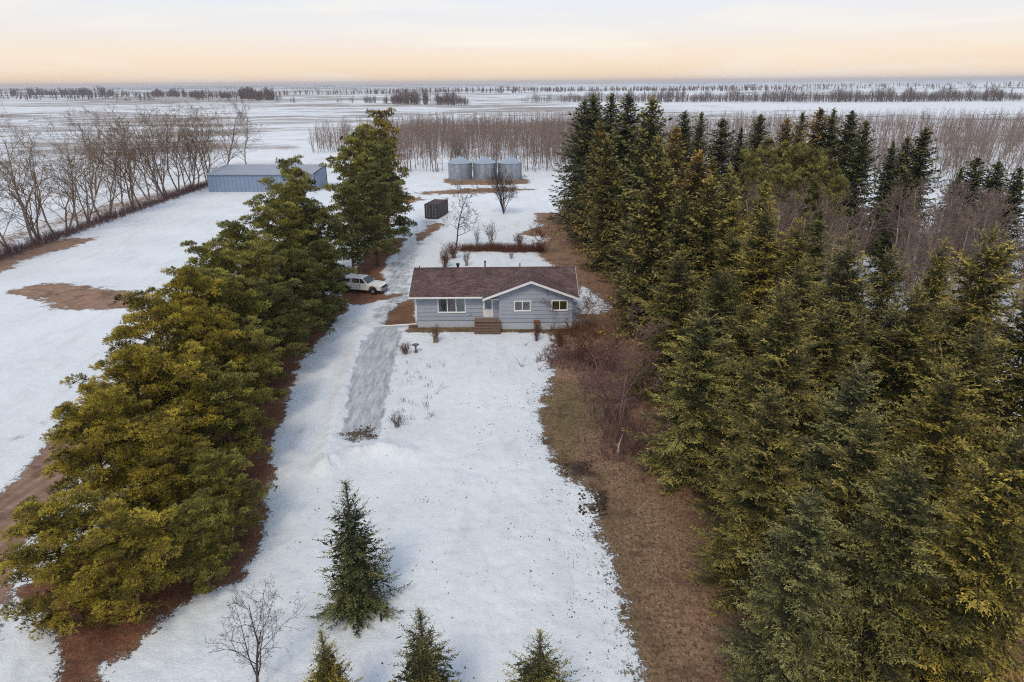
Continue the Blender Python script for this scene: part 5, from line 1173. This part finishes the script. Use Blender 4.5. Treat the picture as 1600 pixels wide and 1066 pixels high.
# ------------------------------------------------------------------ dead grass and litter on the bare ground
def grass():
    g = np.random.default_rng(12); n = 240000
    Y = 16+np.abs(g.random(n))**1.3*75; X = g.uniform(-1, 1, n)*(Y*0.55+9)
    keep = (np.abs(X) < 34); X, Y = X[keep], Y[keep]
    b, i_, r_, ro, gr, so = maskset(X, Y); pr = np.where(b > 0.62, 1.0, 0)*(ro < 0.4)*(so < 0.5)*np.where(r_ > 0.6, 0.25, 1.0); k = g.random(len(X)) < pr; X, Y = X[k][:52000], Y[k][:52000]; n = len(X)
    Pp = np.column_stack([X, Y, np.full(n, 0.0)]); D = np.column_stack([g.normal(0, 0.05, n), g.normal(0, 0.05, n), g.uniform(0.03, 0.13, n)]); W = np.column_stack([g.normal(0, 0.014, (n, 2)), np.zeros(n)])
    V1, F1 = quads(Pp, D, W)
    m = mat('dead_grass', (0.30, 0.20, 0.12), 0.9, 0.1, (0.6, (0.11, 0.09, 0.045)))
    tag(link('grass', mesh_np('grass', V1, F1, m)), 'short dead grass and leaf litter on the bare ground', kind='stuff')
grass()
def litter():
    g = np.random.default_rng(40); n = 130000; Y = 17+g.random(n)*48; X = g.uniform(-12, 8, n); ed_ = sdist(X, Y, right_strip); ed2 = sdist(X, Y, needles)
    pr = 0.10*np.exp(ed_/1.6)+0.035*np.exp(ed_/6.0)+0.10*np.exp(ed2/1.2)+0.002; cl = smooth(0.40, 0.66, fbm(X*0.9, Y*0.9, 44, 4)); k = (g.random(n) < pr*(0.15+1.9*cl)) & (ed_ < 0.3) & (ed2 < 0.3); X, Y = X[k], Y[k]; n = len(X)
    a = g.uniform(0, 6.28, n); l = 0.03+0.11*g.random(n)**2.5; P = np.column_stack([X, Y, np.full(n, 0.13)]); D = np.column_stack([np.cos(a), np.sin(a), g.normal(0, 0.25, n)])*l[:, None]; W = np.column_stack([-np.sin(a), np.cos(a), g.normal(0, 0.3, n)])*(l*0.32)[:, None]
    # laid on the snow: the height of the sheet under each piece
    P[:, 2] = snow_height(X, Y)+0.012
    V1, F1 = quads(P, D, W); tag(link('leaf_litter', mesh_np('leaf_litter', V1, F1, M['dark_bark'])), 'dark specks of twigs and dead leaves scattered over the snowy lawn', kind='stuff')
litter()
def rubble():
    g = np.random.default_rng(14); V_, F_ = [], []
    for (px0, px1, py0, py1, n, s) in ((905, 948, 768, 806, 130, 0.16), (562, 590, 664, 686, 26, 0.12), (868, 930, 722, 745, 70, 0.13)):
        for _ in range(n):
            x, y = at(g.uniform(px0, px1), g.uniform(py0, py1)); r_ = s*g.uniform(0.3, 1.0); c = np.array([x, y, 0.02+r_*0.2])
            v = [c+np.array(d)*r_*g.uniform(0.6, 1.2) for d in ((1,0,0),(0,1,0),(-1,0,0),(0,-1,0),(0,0,0.8),(0,0,-0.6))]; k = len(V_); V_ += v
            F_ += [(k+a, k+b, k+c_) for a, b, c_ in ((0,1,4),(1,2,4),(2,3,4),(3,0,4),(1,0,5),(2,1,5),(3,2,5),(0,3,5))]
    tag(link('rubble', mesh_np('rubble', np.array(V_), np.array(F_), mat('dark_clods', (0.04, 0.028, 0.024), 0.95, 0.1, (3, (0.08, 0.055, 0.045))))), 'dark clods of soil and dead leaves at the snow edge', kind='stuff')
rubble()

# ------------------------------------------------------------------ haze
HZ = 30000.0
hm = bpy.data.materials.new('haze'); hm.use_nodes = True; nt = hm.node_tree; nt.nodes.clear()
o = nt.nodes.new('ShaderNodeOutputMaterial'); pv = nt.nodes.new('ShaderNodeVolumePrincipled')
pv.inputs['Color'].default_value = (0.80, 0.85, 0.97, 1); pv.inputs['Density'].default_value = 0.00010; pv.inputs['Anisotropy'].default_value = 0.0
nt.links.new(pv.outputs[0], o.inputs['Volume'])
zt = 60.0
hb = MB().box(-17000, 17000, -17000, 17000, -60, zt).build('haze', hm); tag(hb, 'thin winter haze over the prairie', kind='stuff')
